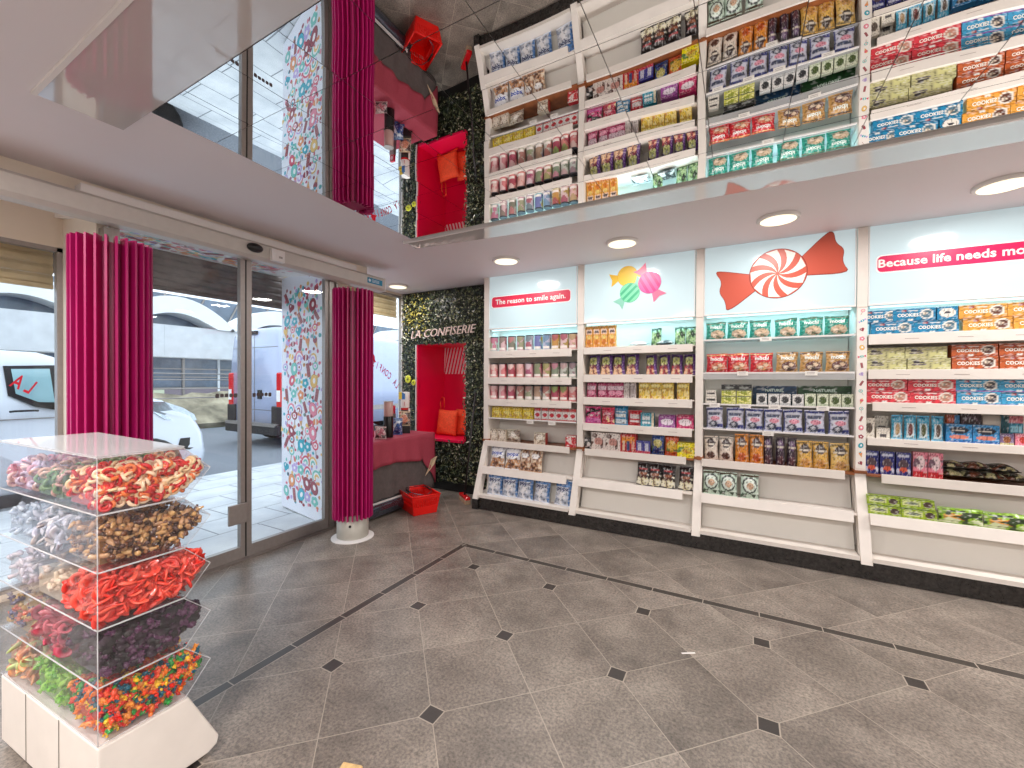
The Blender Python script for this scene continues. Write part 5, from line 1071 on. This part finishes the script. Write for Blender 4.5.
o = bag_mesh(.12, .155, .06, [(206, 180, 150), ('n', 4, 2, .1, .9, (70, 50, 44), (230, 140, 120)), ('e', .5, .5, .3, .3, (226, 150, 120))]).obj('sweet_bag', 'film'); weld(o); o.location = (-3.17, 3.385, zt_+.081); o.rotation_euler = (0, 0, .7); tag(o, 'beige patterned bag on a black block on the table', 'bag')
b = MB(); b.box(-.06, .06, -.035, .035, 0, .08); o = b.obj('display_block', 'black'); o.location = (-3.17, 3.385, zt_); o.rotation_euler = (0, 0, .7); tag(bevel(o), 'black block under the beige patterned bag', 'block')
o = box_mesh(.055, .09, .03, [(206, 30, 60), ('e', .5, .5, .3, .3, (240, 200, 210))]).obj('red_card_box', 'card'); o.location = (-3.38, 3.42, zt_+.20); 
b = MB(); b.box(-3.41, -3.35, 3.40, 3.44, zt_, zt_+.2); q = b.obj('stand', 'alu'); q.parent = o; q.location = (3.38, -3.42, -zt_-.2); tag(o, 'red card box raised on a stand behind the patterned bag', 'box')
o = bag_mesh(.11, .12, .05, [(226, 206, 206), ('n', 3.5, 2, .1, .9, (60, 50, 54), (206, 120, 140))]).obj('sweet_bag', 'film'); weld(o); o.location = (-3.05, 2.93, zt_+.0); o.rotation_euler = (0, 0, .5); tag(o, 'pale pink and black bag beside the column on the table', 'bag')
b = MB(); b.tube([(-3.2, 2.98, zt_+.003), (-3.14, 2.90, zt_+.36)], .006, 6); b.tube([(-3.2, 2.95, zt_+.003), (-3.16, 2.86, zt_+.30)], .006, 6); o = b.obj('candy_stick', 'red'); tag(o, 'thin red sticks leaning on the window above the table', 'stick')
# yellow paper flowers hung on the leaves
for x, z, r, lb in ((-3.52, 1.29, .05, 'larger yellow rosette hung on the leafy wall left of niche'), (-3.43, 1.25, .035, 'smaller yellow rosette hung on the leafy wall left of niche')):
    t = thing('paper_rosette', lb, 'rosette', (x, 3.815, z)); b = MB()
    for k in range(8):
        a_ = 2*PI*k/8; b.ell((r*.6*math.cos(a_), 0, r*.6*math.sin(a_)), (r*.42, .008, r*.42), 8, 5, lin((226, 226, 60)))
    b.obj('petals', 'print', t); b = MB(); b.ell((0, -.008, 0), (r*.3, .01, r*.3), 10, 6, lin((150, 160, 60))); b.obj('rosette_centre', 'print', t)
    b = MB(); b.box(-.003, .003, 0, .08, -.003, .003); b.obj('pin', 'alu', t)
# dark bin under the table
t = thing('storage_bin', 'glossy dark rounded bin with pale rim on floor under the table', 'bin', (-3.05, 2.97, 0))
b = MB(); n = 12; prof = [(-.13, .002)]+[(.13-.05*math.cos(a_), .05-.05*math.sin(a_)) for a_ in [PI/2+PI/2*0]]
pr = [(-.11, .004), (.06, .004), (.10, .03), (.118, .08), (.112, .12), (.09, .135), (-.11, .135)]
P = [(-2.99+p, q) for p, q in pr]; b.prism(P, [(x, 2.62, z) for x, z in P], [(x, 3.14, z) for x, z in P], smooth=False); bevel(part(b, 'bin_body', 'chrome', t), .01, 3)
b = MB(); b.box(-3.10, -2.905, 2.62, 3.14, .137, .149); part(b, 'bin_rim', 'white', t); b = MB(); b.box(-3.08, -2.925, 2.64, 3.12, .149, .156); part(b, 'bin_cover', 'black', t)

# ------------------------------------------------------------------ red shopping basket
bk = thing('shopping_basket', 'red plastic shopping basket on the floor beside the magenta column', 'basket', (-2.765, 3.15, 0))
W1, D1, W2, D2, HB_ = .165, .115, .195, .14, .185
def bwall(mb, p0, p1, q0, q1):    # lattice wall between bottom edge p0-p1 and top edge q0-q1
    p0, p1, q0, q1 = map(Vector, (p0, p1, q0, q1)); S_ = lambda u, v: (p0.lerp(p1, u)).lerp(q0.lerp(q1, u), v)
    nrm = (p1-p0).cross(q0-p0).normalized()*.003
    def pc(u0, u1, v0, v1):
        a = [S_(u0, v0), S_(u1, v0), S_(u1, v1), S_(u0, v1)]; mb.add([x-nrm for x in a]+[x+nrm for x in a], [(3, 2, 1, 0), (4, 5, 6, 7), (0, 1, 5, 4), (1, 2, 6, 5), (2, 3, 7, 6), (3, 0, 4, 7)])
    pc(0, 1, 0, .42); pc(0, 1, .84, 1); pc(0, .04, .42, .84); pc(.96, 1, .42, .84)
    for k in range(13): u = .04+.92*(k+.5)/13; pc(u-.022, u+.022, .42, .84)
    pc(0, 1, .61, .65)
b = MB(); c0 = [(-W1, -D1, .004), (W1, -D1, .004), (W1, D1, .004), (-W1, D1, .004)]; c1 = [(-W2, -D2, HB_), (W2, -D2, HB_), (W2, D2, HB_), (-W2, D2, HB_)]
for i in range(4): bwall(b, c0[i], c0[(i+1) % 4], c1[i], c1[(i+1) % 4])
b.box(-W1, W1, -D1, D1, .002, .006); o = b.obj('basket_body', 'red_plastic', bk)
b = MB()
for i in range(4): b.tube([c1[i], c1[(i+1) % 4]], .008, 8)
b.obj('basket_rim', 'red_plastic', bk)
for s_ in (-1, 1):
    b = MB(); b.tube([(-.17, s_*.02, HB_+.004), (-.14, s_*.075, HB_+.014), (-.05, s_*.105, HB_+.016), (.05, s_*.105, HB_+.016), (.14, s_*.075, HB_+.014), (.17, s_*.02, HB_+.004)], .0035, 6); b.obj('wire_handle', 'chrome', bk)
    b = MB(); b.tube([(-.05, s_*.105, HB_+.016), (.05, s_*.105, HB_+.016)], .009, 8); b.obj('handle_grip', 'black', bk)
bk.rotation_euler = (0, 0, -.46)
# broom leaning by the shelving
br_ = thing('broom', 'long-handled broom with orange-red head leaning beside the white shelving', 'broom', (-2.50, 3.56, 0))
fr = Fr((-2.53, 3.60, 0), Vector((.78, -.62, 0)), (0, 0, 1)); fr.n = Vector((-.62, -.78, 0))
b = MB(); b.extr([(-.125, .045), (.125, .045), (.115, .075), (-.115, .075)], fr, -.028, .028); bevel(part(b, 'broom_head', 'tail', br_), .006)
b = MB()
for i in range(20):
    for j in range(4): u = -.118+.236*i/19; v = -.022+.0147*j; b.box(u-.005, u+.005, .002, .046, v-.005, v+.005, (1, 1, 1), 0, fr)
part(b, 'bristles', 'bristle', br_)
b = MB(); b.tube([(-2.53, 3.60, .072), (-2.53, 3.80, 1.15)], .010, 8); part(b, 'handle', 'text_dark', br_)
# small things on the floor
b = MB(); b.box(-.035, .035, -.035, .035, 0, .05); o = b.obj('wooden_block', 'kraft'); o.location = (-1.066, .888, .0005); o.rotation_euler = (0, 0, .30); bevel(o, .004); tag(o, 'small pale wooden block on the floor at the bottom frame edge', 'block')
b = MB(); b.box(-.032, .032, -.004, .004, 0, .002); o = b.obj('paper_scrap', 'text_white'); o.location = (-.2, 2.11, .001); o.rotation_euler = (0, 0, .55); tag(o, 'tiny white paper strip lying on the dark floor tiles', 'paper')
# ------------------------------------------------------------------ the street
b = MB(); b.box(-6.1, -3.72, -9, 16, -.12, -.012); b.box(-3.72, -3.14, .975, 2.60, -.12, -.008); b.box(-6.22, -6.1, -9, 16, -.14, -.008); o = b.obj('pavement', 'pave'); o['kind'] = 'structure'; tag(o, 'pale paved pavement outside the glass doors', 'pavement')
b = MB(); b.box(-13.6, -6.22, -9, 22, -.3, -.15); o = b.obj('road', 'asphalt'); o['kind'] = 'structure'; tag(o, 'grey asphalt road beyond the pavement', 'road')
def loft(mb, secs, c=(1, 1, 1), k=0, smooth=True):     # secs: rings of equal length
    n = len(secs[0]); V = [p for s_ in secs for p in s_]
    mb.add(V, [(j*n+i, j*n+(i+1) % n, (j+1)*n+(i+1) % n, (j+1)*n+i) for j in range(len(secs)-1) for i in range(n)]+[tuple(range(n-1, -1, -1)), tuple(range((len(secs)-1)*n, len(secs)*n))], c, k, smooth)
def wheel(par, x, y, r, side=1, zg=-.15):
    b = MB(); b.lathe([(r*.55, -.1), (r*.95, -.1), (r, -.07), (r, .07), (r*.95, .1), (r*.6, .1), (r*.55, .07), (.02, .06)], 28, (0, 0, 0), ax='x'); o = b.obj('wheel', 'tyre', par); o.location = (x-par.location.x, y-par.location.y, zg+r-par.location.z); 
    b = MB(); b.lathe([(r*.56, .072), (r*.5, .095), (.05, .105), (.02, .105)], 20, (0, 0, 0), ax='x'); q = b.obj('hub_cap', 'alu', o)
# white small van passing on the left, nose to the right
NXv, FXv = -6.42, -8.15
v1 = thing('parked_van', 'white small van seen side-on through the left window and doors', 'van', ((NXv+FXv)/2, .7, -.15))
side = [(3.02, .10), (3.06, .30), (3.02, .55), (2.90, .78), (2.55, 1.00), (2.28, 1.09), (2.12, 1.15), (1.76, 1.47), (1.50, 1.56), (.2, 1.61), (-1.3, 1.60), (-1.42, 1.40), (-1.46, .6), (-1.44, .10)]
def inset(d, top): return [(y-(.055*d*(y-2.0) if y > 2.3 else 0)-(0), z-(.03*d*d if z > 1.0 else 0)) for y, z in side]
b = MB(); secs = []
for fx, d in ((0, 2.2), (.03, .9), (.12, .25), (.3, 0), (.7, 0), (.88, .25), (.97, .9), (1, 2.2)):
    x = NXv+(FXv-NXv)*fx
    ring = []
    for y, z in inset(d, 0):
        tum = max(0, z-.95)*.22*(1 if fx < .5 else -1)*(1 if fx in (0, .03, .97, 1) else .9 if fx in (.12, .88) else .6)
        ring.append((x-tum, y, z))
    secs.append(ring)
loft(b, secs); o = part(b, 'van_body', 'van_white', v1); md = o.modifiers.new('s', 'BEVEL'); md.width = .03; md.segments = 2; md.limit_method = 'ANGLE'; md.angle_limit = .9
def sidefr(z): return NXv-max(0, z-.95)*.22+.012
def spoly(mb, pts, off=0, c=(1, 1, 1), k=0): 
    P = [(sidefr(z)+off, y, z) for y, z in pts]; Q = [(p[0]-.02, p[1], p[2]) for p in P]; mb.prism(pts, Q, P, c, k)
b = MB(); spoly(b, [(1.22, 1.40), (1.24, 1.10), (1.42, .98), (1.60, .93), (1.98, 1.02), (2.0, 1.12), (1.78, 1.30), (1.6, 1.42)], .002); part(b, 'window_surround', 'black', v1)
b = MB(); spoly(b, [(1.27, 1.37), (1.29, 1.12), (1.44, 1.03), (1.56, 1.02), (1.54, 1.38)], .006); part(b, 'door_window', 'car_glass', v1)
b = MB(); spoly(b, [(1.585, 1.375), (1.60, 1.04), (1.86, 1.12), (1.75, 1.28)], .006); part(b, 'quarter_window', 'car_glass', v1)
b = MB(); b.tube([(NXv+.03, 1.24, .94), (NXv+.05, 1.27, .945), (NXv+.05, 1.40, .945), (NXv+.03, 1.43, .94)], .012, 6); part(b, 'door_handle', 'black', v1)
b = MB()
for y in (1.16, 2.02): b.box(NXv-.002, NXv+.006, y, y+.008, .25, .95)
b.box(NXv-.002, NXv+.008, -1.3, 2.0, .855, .863); part(b, 'door_seam', 'alu_dark', v1)
b = MB(); b.ell((NXv+.10, 1.62, 1.02), (.10, .06, .08), 14, 8); part(b, 'wing_mirror', 'black', v1)
b = MB()
P = [(2.30, 1.0), (2.36, .88), (2.50, .76), (2.74, .70), (2.87, .72), (2.84, .80), (2.70, .90), (2.50, .985)]
b.prism(P, [(NXv-.12, y+.0, z-.01) for y, z in P], [(NXv+.004-.10*max(0, (y-2.5)), y+.03, z) for y, z in P])
part(b, 'headlight', 'lens', v1)
b = MB(); P = [(2.70, .50), (2.66, .36), (2.80, .34), (2.905, .38), (2.895, .50)]; b.prism(P, [(NXv-.2, y, z) for y, z in P], [(NXv+.003-.08*max(0, (y-2.8)), y, z) for y, z in P]); part(b, 'fog_light_recess', 'black', v1)
b = MB(); P = [(1.55, 1.46), (1.25, 1.57), (1.99, 1.19), (1.6, 1.45)]; P = [(1.80, 1.45), (2.10, 1.18), (2.12, 1.185), (1.82, 1.465)]; b.prism(P, [(FXv+.25, y, z) for y, z in P], [(NXv-.22, y, z) for y, z in P]); part(b, 'windscreen', 'car_glass_dark', v1)
for y in (2.35, -.75): wheel(v1, NXv-.09, y, .31); wheel(v1, FXv+.1, y, .31)
b = MB()
for y in (2.35, -.75):
    b.lathe([(.37, -.01), (.37, .012), (.34, .012)], 24, (NXv+.0, y, .17), ax='x')
part(b, 'wheel_arch', 'black', v1)
# tall pale lilac van seen from behind
VR, VX0, VX1, VL = 5.2, -10.15, -8.15, 10.8
v2 = thing('parked_van', 'tall pale lilac-grey panel van seen from behind through the glass doors', 'van', ((VX0+VX1)/2, 8, -.15))
ring0 = [(0, .22), (0, 1.1), (.05, 1.7), (.16, 2.26), (.30, 2.38), (1.70, 2.38), (1.84, 2.26), (1.95, 1.7), (2.0, 1.1), (2.0, .22)]
def rg_ring(y, s, dz=0): return [(VX0+1.0+(u-1.0)*s, y, (z if z < 1 else 1+(z-1)*(1-dz))) for u, z in ring0]
b = MB(); loft(b, [rg_ring(VR+.0, .93, .05), rg_ring(VR+.05, .985, .01), rg_ring(VR+.2, 1), rg_ring(9.4, 1), rg_ring(9.9, .98, .12), rg_ring(10.4, .95, .55), rg_ring(VL, .88, .75)]); part(b, 'van_body', 'van_grey', v2)
def rearp(mb, x0, x1, z0, z1, off=.012, c=(1, 1, 1)): mb.box(x0, x1, VR-off, VR+.02, z0, z1, c)
b = MB(); rearp(b, -9.16, -9.145, .35, 2.2, .004); rearp(b, -9.98, -8.33, 1.95, 1.962, .004); rearp(b, -9.98, -8.33, .62, .632, .004); part(b, 'door_seam', 'alu_dark', v2)
for nm, x0, x1 in (('tail_light', -8.35, -8.17), ('tail_light', -10.13, -9.96)):
    b = MB(); b.box(x0, x1, VR-.03, VR+.22, .62, 1.42); bevel(part(b, nm, 'tail', v2), .03, 3); b = MB(); b.box(x0+.03, x1-.03, VR-.036, VR-.028, .82, 1.05); part(b, 'reversing_lamp', 'text_white', v2)
b = MB()
for x0, x1 in ((VX1-.36, VX1+.012), (VX0-.012, VX0+.3)): b.box(x0, x1, VR-.035, VR+.5, .14, .72)
bevel(part(b, 'corner_cladding', 'text_dark', v2), .02, 2)
b = MB(); b.box(VX0+.02, VX1-.02, VR-.10, VR+.2, .12, .34); bevel(part(b, 'rear_bumper', 'text_dark', v2), .03, 3)
b = MB(); b.box(VX0+.1, VX1-.1, VR-.13, VR+.02, .30, .36); part(b, 'rear_step', 'alu', v2)
b = MB(); b.box(-9.28, -9.02, VR-.04, VR+.1, 2.24, 2.31); part(b, 'brake_lamp_bar', 'black', v2)
b = MB(); rearp(b, -9.0, -8.88, .86, 1.05, .03); part(b, 'door_handle', 'black', v2)
b = MB(); rearp(b, -8.80, -8.55, .9, 1.0, .006, lin((206, 210, 220))); part(b, 'number_plate', 'print', v2)
for x in (VX0+.12, VX1-.12):
    for y in (6.15, 9.6): wheel(v2, x, y, .34)
b = MB(); b.box(VX1-.004, VX1+.012, 5.6, 9.3, .52, .64); b.box(VX1-.0, VX1+.008, 7.28, 7.29, .5, 2.0); part(b, 'side_rub_strip', 'alu', v2)
# building across the road
bd = thing('station_building', 'pale concrete building with white wavy shell roof across the street', 'building', (-17, 6, -.15))
b = MB(); b.box(-17.4, -16.0, -6, 24, 1.98, 3.0)
for y in range(-6, 24, 2): b.box(-16.0, -15.99, y+.3, y+.33, 1.98, 3.0)
part(b, 'concrete_band', 'concrete', bd)
b = MB(); b.box(-16.9, -16.8, -6, 24, .95, 1.98); part(b, 'glazing', 'facade_glass', bd)
b = MB(); b.box(-16.9, -16.7, -6, 24, -.15, .5); part(b, 'lower_wall', 'concrete', bd)
b = MB(); b.box(-16.86, -16.78, 1, 6.6, .5, .95, lin((190, 196, 170))); b.box(-16.86, -16.78, 6.6, 24, .5, .95, lin((120, 110, 120))); b.box(-16.86, -16.78, -6, 1, .5, .95, lin((150, 156, 160))); part(b, 'lower_panels', 'print', bd)
for y in [k*1.1-5 for k in range(26)]:
    b = MB(); b.box(-16.8, -16.74, y, y+.07, .5, 1.98); part(b, 'mullion', 'alu_dark' if int(y) % 2 else 'concrete', bd)
b = MB()
for z in (.95, 1.32, 1.6): b.box(-16.79, -16.75, -6, 24, z, z+.035)
part(b, 'transom', 'alu_dark', bd)
for k in range(8):          # arched shells
    y0 = -5.2+k*3.35; n = 16; b = MB()
    outer = [(y0+3.5*i/n, 2.98+.95*math.sin(PI*i/n)**.8) for i in range(n+1)]; inner = [(y0+.55+2.4*i/n, 2.98+.42*math.sin(PI*i/n)) for i in range(n+1)]
    for i in range(n):
        P = [outer[i], outer[i+1], inner[i+1], inner[i]]; b.prism(P, [(-16.9, y, z) for y, z in P][::-1], [(-15.9, y, z) for y, z in P][::-1])
    part(b, 'roof_shell', 'arch', bd)
    b = MB(); P = inner+[]; b.prism(P, [(-16.8, y, z) for y, z in P], [(-16.7, y, z) for y, z in P]); part(b, 'arch_window', 'facade_glass', bd)
bb_ = thing('glass_building', 'teal glazed upper storey behind the white wavy roof', 'building', (-22, 6, -.15))
b = MB(); b.box(-22.5, -22, -12, 30, -.15, 5.0); part(b, 'glass_front', 'facade_glass', bb_)
b = MB()
for k in range(28): b.tube([(-21.98, -12+k*1.5, 2.5), (-21.98, -10.8+k*1.5, 5)], .04, 5)
part(b, 'diagonal_brace', 'alu', bb_)
# rubble bank and railing on the far side
b = MB(); rg = random.Random(2); n1, n2 = 60, 8; V = []
for j in range(n2+1):
    for i in range(n1+1):
        q = j/n2; V.append((-13.6-2.2*q, -6+28*i/n1, -.16+.75*math.sin(PI*min(1, q*.75))*(.8+.4*rg.random())+(.0 if j else 0)))
b.add(V, [(j*(n1+1)+i, (j+1)*(n1+1)+i, (j+1)*(n1+1)+i+1, j*(n1+1)+i+1) for j in range(n2) for i in range(n1)][:], (1, 1, 1), 0, False); o = b.obj('rubble_bank', 'rubble'); o['kind'] = 'structure'
md = o.modifiers.new('s', 'SOLIDIFY'); md.thickness = .2; tag(o, 'low sandy rubble bank along the far side of the road', 'bank')
fn = thing('railing', 'thin grey metal railing before the building across the street', 'railing', (-13.4, 6, -.15))
for k in range(14): b = MB(); b.tube([(-13.4, -5+k*2, -.15), (-13.4, -5+k*2, 1.45)], .03, 6); part(b, 'post', 'alu_dark', fn)
for z in (.75, 1.0, 1.25, 1.42): b = MB(); b.tube([(-13.4, -5.5, z), (-13.4, 22, z)], .018, 6); part(b, 'rail', 'alu', fn)
